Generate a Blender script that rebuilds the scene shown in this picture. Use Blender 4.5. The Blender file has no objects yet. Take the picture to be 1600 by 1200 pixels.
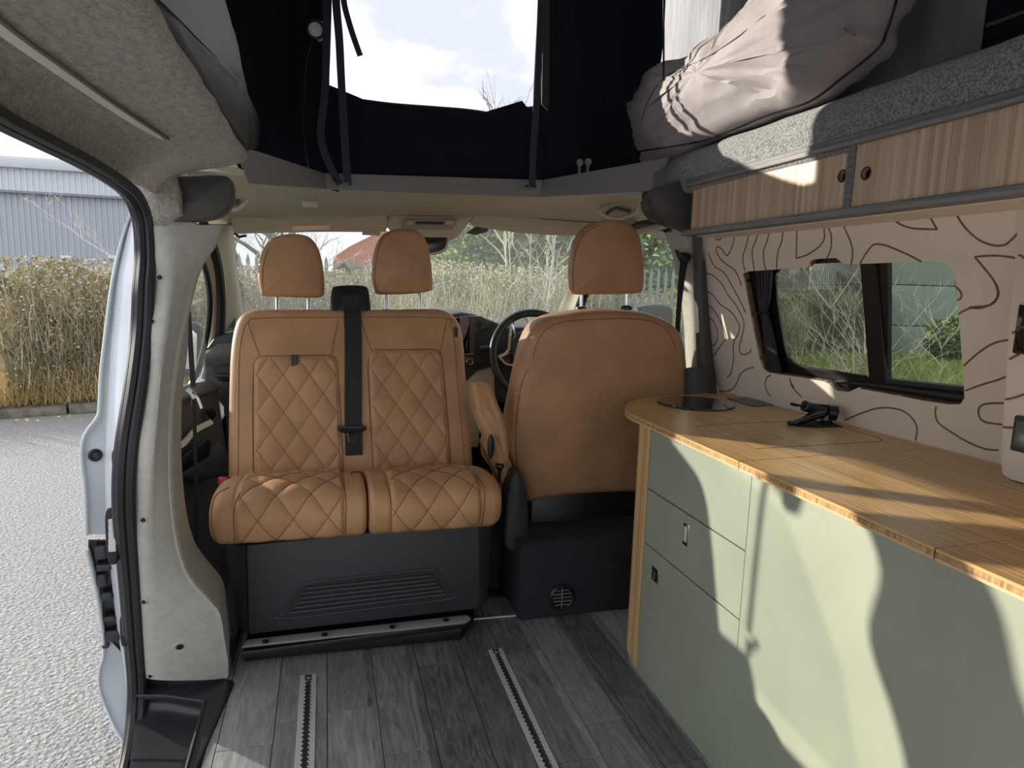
import bpy, bmesh, math, random
from mathutils import Vector, Matrix, noise
from mathutils.bvhtree import BVHTree
R = random.Random(7)
S = bpy.context.scene
C = S.collection

# ---------------------------------------------------------------- camera, sky, sun, exposure
FPX, EYE = 1040.0, Vector((0, 0, 1.05))
M = [[0.9633722756294174, 0.01008877966815811, 0.26797775107908717],
     [-0.2664403966611743, 0.14924324623976432, 0.9522268471739563],
     [0.030387062635831564, 0.9887490429712812, -0.14646486420893448]]
cam = bpy.data.cameras.new('camera'); co = bpy.data.objects.new('camera', cam); C.objects.link(co)
cam.sensor_width = 36; cam.lens = FPX / 1600 * 36; cam.clip_start = 0.02; cam.clip_end = 400
co.matrix_world = Matrix(((M[0][0], M[0][1], -M[0][2], EYE.x), (M[1][0], M[1][1], -M[1][2], EYE.y),
                          (M[2][0], M[2][1], -M[2][2], EYE.z), (0, 0, 0, 1)))
S.camera = co
S.view_settings.view_transform = 'Standard'; S.view_settings.look = 'None'
S.view_settings.exposure = 0.42; S.view_settings.gamma = 1.0
try: S.view_settings.use_curve_mapping = False
except Exception: pass
SUN_AZ, SUN_EL, SUN_E = math.radians(40), math.radians(13.1), 5.6
sun = bpy.data.lights.new('sun', 'SUN'); sun.energy = SUN_E; sun.angle = 0.012; sun.color = (1, .93, .80)
so = bpy.data.objects.new('sun', sun); C.objects.link(so)
TOSUN = Vector((-math.cos(SUN_EL) * math.cos(SUN_AZ), math.cos(SUN_EL) * math.sin(SUN_AZ), math.sin(SUN_EL)))
so.rotation_euler = TOSUN.to_track_quat('Z', 'Y').to_euler()
W = bpy.data.worlds.new('sky'); S.world = W; W.use_nodes = True
nt = W.node_tree; bg = nt.nodes['Background']
tc = nt.nodes.new('ShaderNodeTexCoord'); mp = nt.nodes.new('ShaderNodeMapping'); mp.inputs['Scale'].default_value = (1, 1, 2.2)
nz = nt.nodes.new('ShaderNodeTexNoise'); nz.inputs['Scale'].default_value = 3.1; nz.inputs['Detail'].default_value = 6
rp = nt.nodes.new('ShaderNodeValToRGB')
rp.color_ramp.elements[0].position = .38; rp.color_ramp.elements[0].color = (.42, .44, .50, 1)
rp.color_ramp.elements[1].position = .62; rp.color_ramp.elements[1].color = (.95, .97, 1.0, 1)
nt.links.new(tc.outputs['Generated'], mp.inputs[0]); nt.links.new(mp.outputs[0], nz.inputs['Vector'])
nt.links.new(nz.outputs[0], rp.inputs[0]); nt.links.new(rp.outputs[0], bg.inputs[0])
bg.inputs[1].default_value = 1.5

# ---------------------------------------------------------------- pixel -> point helpers (at a real distance)
def ray(u, v):
    a, b = (u - 800) / FPX, -(v - 600) / FPX
    return Vector([M[i][0] * a + M[i][1] * b + M[i][2] for i in range(3)])
def P(u, v, x=None, y=None, z=None):
    d = ray(u, v); i, t = (0, x) if x is not None else (1, y) if y is not None else (2, z)
    return EYE + d * ((t - EYE[i]) / d[i])
def PN(u, v, p, n):
    d = ray(u, v); n = Vector(n); return EYE + d * ((Vector(p) - EYE).dot(n) / d.dot(n))
def bvh(*vfs):
    V = []; F = []
    for v, f in vfs:
        o = len(V); V += [Vector(q) for q in v]; F += [[i + o for i in g] for g in f]
    return BVHTree.FromPolygons(V, F)
def cast(t, u, v, off=0.0, far=None):
    d = ray(u, v).normalized(); h = t.ray_cast(EYE, d)
    if h[0] is None: return None
    n = h[1] if h[1].dot(d) < 0 else -h[1]
    return h[0] + n * off, n

# ---------------------------------------------------------------- materials
MATS = {}
def mat(name, col, rough=.6, metal=0, var=None, bump=None, spec=None, coat=0, sheen=0, col2=None, stretch=(1, 1, 1)):
    m = bpy.data.materials.new(name); m.use_nodes = True; t = m.node_tree; b = t.nodes['Principled BSDF']
    b.inputs['Base Color'].default_value = (*col, 1); b.inputs['Roughness'].default_value = rough
    b.inputs['Metallic'].default_value = metal
    if spec is not None: b.inputs['Specular IOR Level'].default_value = spec
    if coat: b.inputs['Coat Weight'].default_value = coat
    if sheen: b.inputs['Sheen Weight'].default_value = sheen
    tcn = t.nodes.new('ShaderNodeTexCoord'); mpn = t.nodes.new('ShaderNodeMapping'); mpn.inputs['Scale'].default_value = stretch
    t.links.new(tcn.outputs['Object'], mpn.inputs[0])
    def nse(scale, detail=3):
        n = t.nodes.new('ShaderNodeTexNoise'); n.inputs['Scale'].default_value = scale; n.inputs['Detail'].default_value = detail
        t.links.new(mpn.outputs[0], n.inputs['Vector']); return n
    if var or col2:
        sc, am = var if var else (20, .5)
        n = nse(sc, 4); r = t.nodes.new('ShaderNodeValToRGB')
        c1 = [max(0, c * (1 - am)) for c in col]; c2 = list(col2) if col2 else [min(1, c * (1 + am)) for c in col]
        r.color_ramp.elements[0].position = .36; r.color_ramp.elements[1].position = .64
        r.color_ramp.elements[0].color = (*(c1 if not col2 else col), 1); r.color_ramp.elements[1].color = (*c2, 1)
        t.links.new(n.outputs[0], r.inputs[0]); t.links.new(r.outputs[0], b.inputs['Base Color'])
    if bump:
        n = nse(bump[0], 3); bp = t.nodes.new('ShaderNodeBump'); bp.inputs['Strength'].default_value = bump[1]
        bp.inputs['Distance'].default_value = bump[2] if len(bump) > 2 else .002
        t.links.new(n.outputs[0], bp.inputs['Height']); t.links.new(bp.outputs[0], b.inputs['Normal'])
    MATS[name] = m; return m
def wood(name, c1, c2, axis, strip, grain=60, amt=.35, rough=.4, along=4):
    """strips across the axis, each with its own tint, fine grain along `axis`"""
    m = mat(name, c1, rough); t = m.node_tree; b = t.nodes['Principled BSDF']
    tcn = t.nodes.new('ShaderNodeTexCoord'); sep = t.nodes.new('ShaderNodeSeparateXYZ'); t.links.new(tcn.outputs['Object'], sep.inputs[0])
    def mth(op, a, bb=None):
        n = t.nodes.new('ShaderNodeMath'); n.operation = op
        for i, q in enumerate((a, bb)):
            if q is None: continue
            if isinstance(q, (int, float)): n.inputs[i].default_value = q
            else: t.links.new(q, n.inputs[i])
        return n.outputs[0]
    cross = {'y': 'X', 'z': 'Y', 'x': 'Y'}[axis]
    a = mth('FLOOR', mth('DIVIDE', sep.outputs[cross], strip))
    wn = t.nodes.new('ShaderNodeTexWhiteNoise'); wn.noise_dimensions = '1D'; t.links.new(a, wn.inputs['W'])
    mpn = t.nodes.new('ShaderNodeMapping'); sc = {'y': (grain, along, grain), 'z': (grain, grain, along), 'x': (along, grain, grain)}[axis]
    mpn.inputs['Scale'].default_value = sc; t.links.new(tcn.outputs['Object'], mpn.inputs[0])
    nn = t.nodes.new('ShaderNodeTexNoise'); nn.inputs['Scale'].default_value = 1; nn.inputs['Detail'].default_value = 5; nn.inputs['Distortion'].default_value = 2.2 if 'vinyl' in name else 0; t.links.new(mpn.outputs[0], nn.inputs['Vector'])
    f = mth('ADD', mth('MULTIPLY', wn.outputs['Value'], .45), mth('MULTIPLY', nn.outputs[0], .75))
    r = t.nodes.new('ShaderNodeValToRGB'); r.color_ramp.elements[0].position = .3; r.color_ramp.elements[1].position = .85
    r.color_ramp.elements[0].color = (*[c * (1 - amt) for c in c1], 1); r.color_ramp.elements[1].color = (*c2, 1)
    t.links.new(f, r.inputs[0]); t.links.new(r.outputs[0], b.inputs['Base Color'])
    return m
def glassmat(name, tint, haze=0.0, refl=.35):
    m = bpy.data.materials.new(name); m.use_nodes = True; t = m.node_tree; t.nodes.remove(t.nodes['Principled BSDF'])
    o = t.nodes['Material Output']; tr = t.nodes.new('ShaderNodeBsdfTransparent'); tr.inputs[0].default_value = (*tint, 1)
    gl = t.nodes.new('ShaderNodeBsdfGlossy'); gl.inputs['Roughness'].default_value = .02
    fr = t.nodes.new('ShaderNodeFresnel'); fr.inputs[0].default_value = 1.45
    mu = t.nodes.new('ShaderNodeMath'); mu.operation = 'MULTIPLY'; mu.inputs[1].default_value = refl; t.links.new(fr.outputs[0], mu.inputs[0])
    mx = t.nodes.new('ShaderNodeMixShader'); t.links.new(mu.outputs[0], mx.inputs[0]); t.links.new(tr.outputs[0], mx.inputs[1]); t.links.new(gl.outputs[0], mx.inputs[2])
    last = mx
    if haze:
        df = t.nodes.new('ShaderNodeBsdfTranslucent'); df.inputs[0].default_value = (.9, .92, .9, 1)
        m2 = t.nodes.new('ShaderNodeMixShader'); m2.inputs[0].default_value = haze; t.links.new(mx.outputs[0], m2.inputs[1]); t.links.new(df.outputs[0], m2.inputs[2]); last = m2
    t.links.new(last.outputs[0], o.inputs[0]); return m

leather = mat('tan leather', (.45, .25, .125), .48, var=(9, .10), bump=(420, .18, .0006), spec=.4)
leather_d = mat('tan leather stitching', (.20, .085, .03), .7)
leather_l = mat('pale stitching', (.62, .40, .24), .7)
felt = mat('grey lining carpet', (.34, .325, .30), .95, var=(110, .22), bump=(240, 1.0, .006), sheen=.4, stretch=(1, .45, 1))
speck = mat('speckled grey carpet', (.29, .295, .295), .95, var=(230, .55), bump=(330, 1.0, .005), sheen=.3)
darkcarpet = mat('charcoal carpet', (.022, .025, .03), .95, var=(260, .6), bump=(300, 1.0, .004))
dplastic = mat('charcoal plastic', (.034, .035, .042), .5, bump=(900, .25, .0003))
dplastic2 = mat('dark grey moulding', (.075, .072, .072), .55, bump=(700, .3, .0003))
blackp = mat('black plastic', (.010, .010, .012), .38)
rubber = mat('black rubber', (.014, .015, .018), .55)
stepm = mat('satin black step plastic', (.022, .023, .028), .32)
pillar = mat('grey pillar trim', (.47, .45, .41), .7, var=(40, .06), bump=(800, .3, .0004))
cabtrim = mat('warm grey cab lining', (.46, .43, .345), .8, bump=(500, .2, .0005))
cabtrim2 = mat('pale cab moulding', (.50, .47, .38), .6)
paint = mat('white body paint', (.74, .77, .81), .25, coat=.6)
jambm = mat('pale grey jamb paint', (.52, .57, .60), .35)
greyalu = mat('grey frame coating', (.22, .212, .21), .5, bump=(300, .15, .0004))
alu = mat('brushed aluminium', (.60, .61, .62), .42, metal=.25)
chrome = mat('chrome', (.8, .8, .82), .08, metal=1)
canvas = mat('navy tent canvas', (.011, .012, .021), .85, bump=(900, .3, .0005), spec=.2)
canvas2 = mat('charcoal tent fabric', (.085, .085, .095), .55, bump=(700, .3, .0005))
mauve = mat('sun-brightened grey tent fabric', (.36, .325, .335), .8, var=(14, .07), bump=(600, .2, .0005))  # same cloth as the left fold; sunlight put into this lighter colour
silver = mat('silver tent lining', (.24, .24, .265), .75, var=(12, .14), bump=(40, .6, .01), stretch=(1, 1, .25))
strapm = mat('slate webbing', (.028, .036, .058), .8, bump=(900, .4, .0005))
beltm = mat('black seat belt webbing', (.014, .015, .018), .7, bump=(1200, .5, .0004))
red = mat('red button', (.55, .02, .02), .4)
sage = mat('sage green laminate', (.30, .325, .25), .55, var=(5, .06))
sage_e = mat('dark panel edge', (.06, .065, .04), .8)
bamboo = wood('bamboo worktop', (.62, .345, .13), (.76, .48, .21), 'y', .004, 260, .28, .33, 9)
bamboo_e = wood('bamboo end grain', (.36, .19, .08), (.56, .34, .16), 'x', .004, 90, .3, .5, 30)
bamboo_l = wood('pale bamboo ply', (.62, .40, .18), (.74, .52, .28), 'y', .05, 90, .12, .4, 5)
bamboo_v = wood('bamboo corner strip', (.56, .34, .14), (.72, .49, .25), 'z', .012, 120, .22, .4, 4)
oak = wood('oak laminate', (.66, .47, .31), (.78, .60, .42), 'z', .011, 220, .26, .5, 5)
graytrim = wood('grey wood trim', (.20, .202, .205), (.32, .32, .322), 'y', .004, 200, .3, .6, 8)
cream = mat('cream wall board', (.84, .75, .645), .55, var=(3, .03))
groove = mat('exposed groove board', (.21, .125, .06), .8, var=(60, .2))
blackglass = mat('black glass', (.006, .006, .007), .04, spec=.8, coat=1)
tapm = mat('gloss black tap', (.008, .008, .009), .18, coat=.5)
curtainm = mat('plum grey curtain', (.05, .042, .048), .9, bump=(500, .3, .0005))
ledm = mat('led diffuser', (.85, .82, .74), .35)
orange = mat('orange print', (.75, .33, .06), .6)
white = mat('white paper', (.75, .75, .70), .6)
greyprint = mat('grey print', (.35, .35, .35), .6)
windscreenm = glassmat('windscreen glass', (.96, .98, .96), .03, .25)
sideglass = glassmat('side glass', (.92, .955, .94), .015, .2)
tintglass = glassmat('privacy glass', (.60, .64, .60), .015)
asphalt = mat('sunlit asphalt', (.28, .277, .28), .9, var=(70, .28), bump=(55, 1.0, .02))
kerbm = mat('weathered kerb', (.17, .15, .12), .95, var=(9, .35), bump=(40, .8, .01))
soil = mat('bare soil', (.10, .08, .05), 1, var=(8, .5), bump=(20, 1, .03))
grassm = mat('grass', (.17, .20, .04), .9, col2=(.28, .30, .07), var=(3, .3))
grassl = mat('lawn base', (.24, .28, .06), 1, var=(3, .35))
clad = mat('grey blue cladding', (.44, .465, .52), .6)
cladl = mat('pale cladding', (.62, .65, .70), .6)
roofm = mat('roof capping', (.55, .58, .60), .5)
brick_r = mat('red brick', (.52, .16, .10), .9, var=(6, .15))
bldm = mat('grey green render', (.46, .51, .48), .8, var=(1, .05))
fencem = mat('galvanised palisade', (.24, .25, .24), .6)
barkm = mat('grey bark', (.16, .14, .12), .9, var=(10, .35), bump=(30, .8, .01))
birch = mat('pale bark', (.62, .58, .50), .8, var=(12, .2))
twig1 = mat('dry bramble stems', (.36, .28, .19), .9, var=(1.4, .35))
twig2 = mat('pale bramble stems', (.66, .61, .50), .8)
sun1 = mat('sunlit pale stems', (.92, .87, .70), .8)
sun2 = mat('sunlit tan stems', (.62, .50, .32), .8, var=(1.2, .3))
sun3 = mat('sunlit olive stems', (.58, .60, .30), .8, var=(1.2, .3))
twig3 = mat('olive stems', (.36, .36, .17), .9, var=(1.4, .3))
straw = mat('straw grass', (.72, .55, .26), .9, var=(1.2, .3))
yel = mat('yellow green leaves', (.66, .66, .18), .8)
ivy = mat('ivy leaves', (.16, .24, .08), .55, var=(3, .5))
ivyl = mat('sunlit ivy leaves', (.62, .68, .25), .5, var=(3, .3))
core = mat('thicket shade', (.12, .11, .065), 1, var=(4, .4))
carm = mat('dark car paint', (.10, .12, .13), .3, coat=.5)
carw = mat('car glass', (.03, .04, .045), .08)
blue = mat('blue wrapper', (.25, .5, .75), .4)

# ---------------------------------------------------------------- objects
def rootof(o):
    while o.parent: o = o.parent
    return o
def tags(o, label, cat, group=None, kind=None):
    if label: o['label'] = label
    if cat: o['category'] = cat
    if group: o['group'] = group
    if kind: o['kind'] = kind
def TH(name, label, cat, loc, group=None, kind=None):
    o = bpy.data.objects.new(name, None); C.objects.link(o); o.location = loc; o.empty_display_size = .05
    tags(o, label, cat, group, kind); return o
def O(name, vf, m, parent=None, label=None, cat=None, group=None, kind=None, smooth=True, bevel=0, seg=2, ang=35, origin=None):
    V = [Vector(p) for p in vf[0]]
    if parent is None:
        if origin is None:
            xs = [p.x for p in V]; ys = [p.y for p in V]; zs = [p.z for p in V]
            origin = Vector(((min(xs) + max(xs)) / 2, (min(ys) + max(ys)) / 2, min(zs)))
        off = Vector(origin)
    else: off = Vector(rootof(parent).location)
    me = bpy.data.meshes.new(name); me.from_pydata([p - off for p in V], [], vf[1])
    bm = bmesh.new(); bm.from_mesh(me)
    bmesh.ops.remove_doubles(bm, verts=bm.verts, dist=1e-6)
    if len(bm.faces) < 60000: bmesh.ops.recalc_face_normals(bm, faces=bm.faces)
    if bevel:
        ed = [e for e in bm.edges if len(e.link_faces) == 2 and e.calc_face_angle(0) > math.radians(25)]
        bmesh.ops.bevel(bm, geom=ed, offset=bevel, segments=seg, affect='EDGES', profile=.5, clamp_overlap=True)
    bm.to_mesh(me); bm.free()
    if smooth:
        for f in me.polygons: f.use_smooth = True
        me.set_sharp_from_angle(angle=math.radians(ang))
    me.materials.append(m)
    o = bpy.data.objects.new(name, me); C.objects.link(o)
    if parent is None: o.location = off
    else: o.parent = parent
    tags(o, label, cat, group, kind); return o
def join(*vfs):
    V = []; F = []
    for v, f in vfs:
        n = len(V); V += list(v); F += [tuple(i + n for i in g) for g in f]
    return V, F
def box(a, b):
    (x0, y0, z0), (x1, y1, z1) = a, b
    V = [(x0, y0, z0), (x1, y0, z0), (x1, y1, z0), (x0, y1, z0), (x0, y0, z1), (x1, y0, z1), (x1, y1, z1), (x0, y1, z1)]
    return V, [(0, 3, 2, 1), (4, 5, 6, 7), (0, 1, 5, 4), (1, 2, 6, 5), (2, 3, 7, 6), (3, 0, 4, 7)]
def prism(pts, ext):
    n = len(pts); e = Vector(ext); p = [Vector(q) for q in pts]
    return p + [q + e for q in p], [tuple(range(n)), tuple(range(2 * n - 1, n - 1, -1))] + [(i, (i + 1) % n, n + (i + 1) % n, n + i) for i in range(n)]
def cat_(pts, n, closed=False):
    """catmull-rom resample"""
    p = [Vector(q) for q in pts]; m = len(p); out = []
    segs = m if closed else m - 1
    for k in range(n):
        t = k / n * segs if closed else k / (n - 1) * segs
        i = min(int(t), segs - 1); f = t - i
        g = (lambda j: p[j % m]) if closed else (lambda j: p[max(0, min(m - 1, j))])
        a, b, c, d = g(i - 1), g(i), g(i + 1), g(i + 2)
        out.append(.5 * ((2 * b) + (c - a) * f + (2 * a - 5 * b + 4 * c - d) * f * f + (3 * b - a - 3 * c + d) * f ** 3))
    return out
def tube(pts, r, k=6, closed=False, rr=None, cap=True):
    p = [Vector(q) for q in pts]; n = len(p); V = []; F = []; up = None
    for i in range(n):
        if closed: d = p[(i + 1) % n] - p[i - 1]
        else: d = p[min(n - 1, i + 1)] - p[max(0, i - 1)]
        d = d.normalized() if d.length > 1e-9 else Vector((0, 0, 1))
        if up is None:
            up = Vector((0, 0, 1)) if abs(d.z) < .9 else Vector((1, 0, 0))
        s = d.cross(up).normalized(); up = s.cross(d).normalized()
        rad = rr[i] if rr else r
        for j in range(k):
            a = 2 * math.pi * j / k; V.append(p[i] + (s * math.cos(a) + up * math.sin(a)) * rad)
    for i in range(n if closed else n - 1):
        for j in range(k):
            a, b = i * k + j, i * k + (j + 1) % k; c, d = ((i + 1) % n) * k + (j + 1) % k, ((i + 1) % n) * k + j
            F.append((a, b, c, d))
    if not closed and cap: F += [tuple(range(k)), tuple(range(len(V) - 1, len(V) - 1 - k, -1))]
    return V, F
def cyl(c, ax, r, h, k=24, r2=None):
    c = Vector(c); ax = Vector(ax).normalized(); return tube([c, c + ax * h], r, k, rr=[r, r2 if r2 is not None else r])
def lathe(c, ax, prof, k=28):
    c = Vector(c); ax = Vector(ax).normalized(); s = ax.orthogonal().normalized(); t = ax.cross(s); V = []; F = []
    for (r, h) in prof:
        for j in range(k):
            a = 2 * math.pi * j / k; V.append(c + ax * h + (s * math.cos(a) + t * math.sin(a)) * max(r, 1e-5))
    for i in range(len(prof) - 1):
        for j in range(k): F.append((i * k + j, i * k + (j + 1) % k, (i + 1) * k + (j + 1) % k, (i + 1) * k + j))
    F += [tuple(range(k)), tuple(range(len(V) - k, len(V)))]
    return V, F
def ribbon(pts, w, nrm, th=.0012):
    """flat band following pts, width w across, facing nrm"""
    p = [Vector(q) for q in pts]; V = []; F = []; n = len(p)
    for i in range(n):
        d = (p[min(n - 1, i + 1)] - p[max(0, i - 1)]).normalized()
        N = Vector(nrm[i] if isinstance(nrm, list) else nrm).normalized(); s = d.cross(N).normalized(); ww = (w[i] if isinstance(w, list) else w) / 2
        V += [p[i] - s * ww, p[i] + s * ww, p[i] + s * ww - N * th, p[i] - s * ww - N * th]
    for i in range(n - 1):
        a, b = 4 * i, 4 * i + 4
        for j in range(4): F.append((a + j, a + (j + 1) % 4, b + (j + 1) % 4, b + j))
    F += [(0, 1, 2, 3), (4 * n - 1, 4 * n - 2, 4 * n - 3, 4 * n - 4)]
    return V, F
def puff(pts, d, f=(.02, .01), b=(.02, 0), depth=0.0, wr=None):
    """closed pad: outline pts; front bulges towards d by (edge radius, belly), back the other way"""
    d = Vector(d).normalized(); p = [Vector(q) for q in pts]; n = len(p); c = sum(p, Vector()) / n
    nr = []
    for i in range(n):
        t = (p[(i + 1) % n] - p[i - 1]); t -= d * t.dot(d); t.normalize(); q = t.cross(d)
        if q.dot(p[i] - c) < 0: q = -q
        nr.append(q.normalized())
    rings = []
    def side(r, bel, sg, o):
        out = []
        for a in (0, 22, 45, 67, 90):
            A = math.radians(a); out.append([p[i] - nr[i] * r * (1 - math.cos(A)) + d * sg * (o + r * math.sin(A)) for i in range(n)])
        base = out[-1]; cb = sum(base, Vector()) / n
        for s in (.9, .78, .64, .48, .32, .16):
            out.append([cb + (q - cb) * s + d * sg * bel * (1 - s * s) for q in base])
        return out
    Fr = side(f[0], f[1], 1, depth / 2); Bk = side(b[0], b[1], -1, depth / 2)
    rings = Fr[::-1] + (Bk if depth > 1e-6 else Bk[1:]); V = [q for r_ in rings for q in r_]; F = []
    if wr:
        V = [q + d * wr[0] * noise.noise(q * wr[1]) for q in V]
    for i in range(len(rings) - 1):
        for j in range(n): F.append((i * n + j, i * n + (j + 1) % n, (i + 1) * n + (j + 1) % n, (i + 1) * n + j))
    V.append(sum(V[:n], Vector()) / n); k = len(V) - 1; F += [(k, j, (j + 1) % n) for j in range(n)]
    L = V[(len(rings) - 1) * n:len(rings) * n]; V.append(sum(L, Vector()) / n); k = len(V) - 1; o = (len(rings) - 1) * n
    F += [(k, o + j, o + (j + 1) % n) for j in range(n)]
    return V, F
def sheet(curves, nu=24, nv=12, th=.003, wr=None, sm=True):
    """surface through polylines, with thickness"""
    cs = [cat_(c, nu) if sm else [Vector(q) for q in lin(c, nu)] for c in curves]
    cols = [cat_([c[i] for c in cs], nv) if len(cs) > 2 and sm else lin([c[i] for c in cs], nv) for i in range(nu)]
    G = [[cols[i][j] for i in range(nu)] for j in range(nv)]; N = [[None] * nu for _ in range(nv)]
    for j in range(nv):
        for i in range(nu):
            a = G[j][min(nu - 1, i + 1)] - G[j][max(0, i - 1)]; b = G[min(nv - 1, j + 1)][i] - G[max(0, j - 1)][i]
            q = a.cross(b); N[j][i] = q.normalized() if q.length > 1e-12 else Vector((0, 0, 1))
    if wr:
        for j in range(nv):
            for i in range(nu): G[j][i] = G[j][i] + N[j][i] * wr[0] * noise.noise(Vector((G[j][i].x * wr[1], G[j][i].y * wr[1], G[j][i].z * (wr[2] if len(wr) > 2 else wr[1]))))
    V = [G[j][i] for j in range(nv) for i in range(nu)]; m = len(V)
    V += [G[j][i] + N[j][i] * th for j in range(nv) for i in range(nu)]; F = []
    for j in range(nv - 1):
        for i in range(nu - 1):
            a = j * nu + i; F += [(a, a + 1, a + nu + 1, a + nu), (m + a + nu, m + a + nu + 1, m + a + 1, m + a)]
    bd = [(i, i + 1) for i in range(nu - 1)] + [((nv - 1) * nu + i + 1, (nv - 1) * nu + i) for i in range(nu - 1)] + \
         [((j + 1) * nu, j * nu) for j in range(nv - 1)] + [(j * nu + nu - 1, (j + 1) * nu + nu - 1) for j in range(nv - 1)]
    F += [(b, a, a + m, b + m) for a, b in bd]
    return V, F
def lin(pts, n):
    p = [Vector(q) for q in pts]; L = [0]
    for i in range(1, len(p)): L.append(L[-1] + (p[i] - p[i - 1]).length)
    out = []
    for k in range(n):
        t = L[-1] * k / (n - 1); i = 1
        while i < len(p) - 1 and L[i] < t: i += 1
        f = (t - L[i - 1]) / max(1e-9, L[i] - L[i - 1]); out.append(p[i - 1].lerp(p[i], min(1, f)))
    return out
def px(s): return [tuple(float(a) for a in q.split(',')) for q in s.split()]
def PP(s, **k): return [P(u, v, **k) for u, v in px(s)]
def castline(t, s, off=.001, n=None):
    q = px(s); q3 = cat_([(a, b, 0) for a, b in q], n or max(12, len(q) * 5)); out = []
    for w in q3:
        h = cast(t, w.x, w.y, off)
        if h: out.append(h[0])
    return out

# ================================================================ THE VAN SHELL (setting)
XC = .818                                                          # kitchen front plane
floor = O('floor', box((-.275, -1.3, -.06), (1.42, 3.3, -.004)), dplastic, kind='structure', bevel=.002)
pm = [wood('grey vinyl plank a', (.16, .163, .167), (.36, .363, .37), 'y', .12, 55, .45, .5, 6),
      wood('grey vinyl plank b', (.18, .183, .188), (.39, .393, .40), 'y', .12, 42, .45, .5, 5),
      wood('grey vinyl plank c', (.135, .138, .143), (.31, .313, .32), 'y', .12, 60, .45, .5, 7)]
x0 = P(512, 1200, z=0).x; wdt = .1205
jo = {}
for u, v in ((552, 1108), (719, 1134), (830, 1017), (958, 1126), (385, 1168), (655, 1040), (890, 1190)):
    q = P(u, v, z=0); jo.setdefault(math.floor((q.x - x0) / wdt), []).append(q.y)
for k in range(-3, 9):
    xa, xb = x0 + k * wdt, x0 + (k + 1) * wdt
    xa, xb = max(xa, -.27), min(xb, 1.05)
    ys = sorted([-.1] + jo.get(k, [1.2 + .17 * (k % 3)]) + [2.06])
    if ys[1] > .9: ys.insert(1, ys[1] - .95)
    for i in range(len(ys) - 1):
        g = .0009
        if ys[i + 1] - ys[i] < .03: continue
        q = box((xa + g, ys[i] + g, -.004), (xb - g, ys[i + 1] - g, .0))
        o = O('plank', q, pm[(k * 2 + i) % 3], floor, bevel=.0007, seg=1)

# ---- floor rails
def rail(u0, v0, u1, v1, label):
    a, b = P(u0, v0, z=0), P(u1, v1, z=0); x = (a.x + b.x) / 2; y1 = a.y; y0 = .2
    t = TH('floor_rail', label, 'rail', (x, y0, 0), 'aluminium seat rails in the floor')
    w = .021
    O('flange', box((x - w, y0, 0), (x - .0085, y1, .003)), alu, t, bevel=.0008, seg=1)
    O('flange', box((x + .0085, y0, 0), (x + w, y1, .003)), alu, t, bevel=.0008, seg=1)
    O('channel', box((x - .0085, y0, -.003), (x + .0085, y1, .0003)), mat('rail channel', (.05, .05, .052), .35, metal=.3), t)
    y = y1 - .030; A_ = []; B_l = []
    while y > .75:
        A_.append(lathe((x + .0078, y, .0005), (0, 0, 1), [(.0030, 0), (.0030, .0026), (.0018, .0036), (.0002, .0040)], 8))
        B_l.append(lathe((x - .0085, y, .0005), (0, 0, 1), [(.0036, 0), (.0036, .0024), (.0030, .0027)], 8)); y -= .0155
    O('bright_teeth', join(*A_), chrome, t, kind='stuff'); O('scalloped_edge', join(*B_l), alu, t, kind='stuff')
    O('end_pin', cyl((x, y1 - .016, .0), (0, 0, 1), .006, .006, 12), chrome, t, bevel=.001)
rail(482, 1055, 476, 1200, 'left aluminium seat rail with round cut-outs, in line with the double seat')
rail(774, 1015, 857, 1200, 'right aluminium seat rail with round cut-outs, running towards the green cabinet')

# ---- entry step
def zq(s, z): return PP(s, z=z)
t = TH('entry_step', 'satin black plastic entry step well below the grey door pillar', 'step', (-.36, 1.4, -.2))
a = P(365, 1062, z=.004); b = P(350, 1090, z=.004)
top = PP('218,1076 352,1060 364,1062 366,1068 308,1200', z=.004); d = top[-1] - top[-2]; top[-1] = top[-2] + d * 2.4
inn = PP('214,1087 262,1087 320,1096 292,1200', z=.004); d = inn[-1] - inn[-2]; inn[-1] = inn[-2] + d * 2.4
O('rim', prism([top[0], top[1], top[2], top[3], top[4], inn[3], inn[2], inn[1], inn[0]], (0, 0, -.012)), stepm, t, bevel=.004, seg=3)
rows = [inn[:3], zq('213,1098 262,1098 317,1106', -.025), zq('211,1118 262,1118 312,1122', -.045), zq('208,1150 255,1150 305,1152', -.055), zq('203,1185 252,1185 297,1187', -.06), zq('196,1215 245,1215 289,1215', -.062)]
rows += [[q + Vector((0, -.5, -.01)) for q in rows[-1]], [q + Vector((0, -1.1, -.01)) for q in rows[-1]]]
O('riser', sheet([[q for q in r_] for r_ in rows], 10, 40), stepm, t)
O('inner_side', sheet([[inn[2], inn[3]], [rows[3][2], Vector((inn[3].x - .01, inn[3].y, -.07))]], 10, 6), stepm, t)
O('lip', tube([inn[0] + Vector((0, 0, .001)), inn[1], inn[2], inn[3]], .0045, 8), stepm, t)

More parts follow.
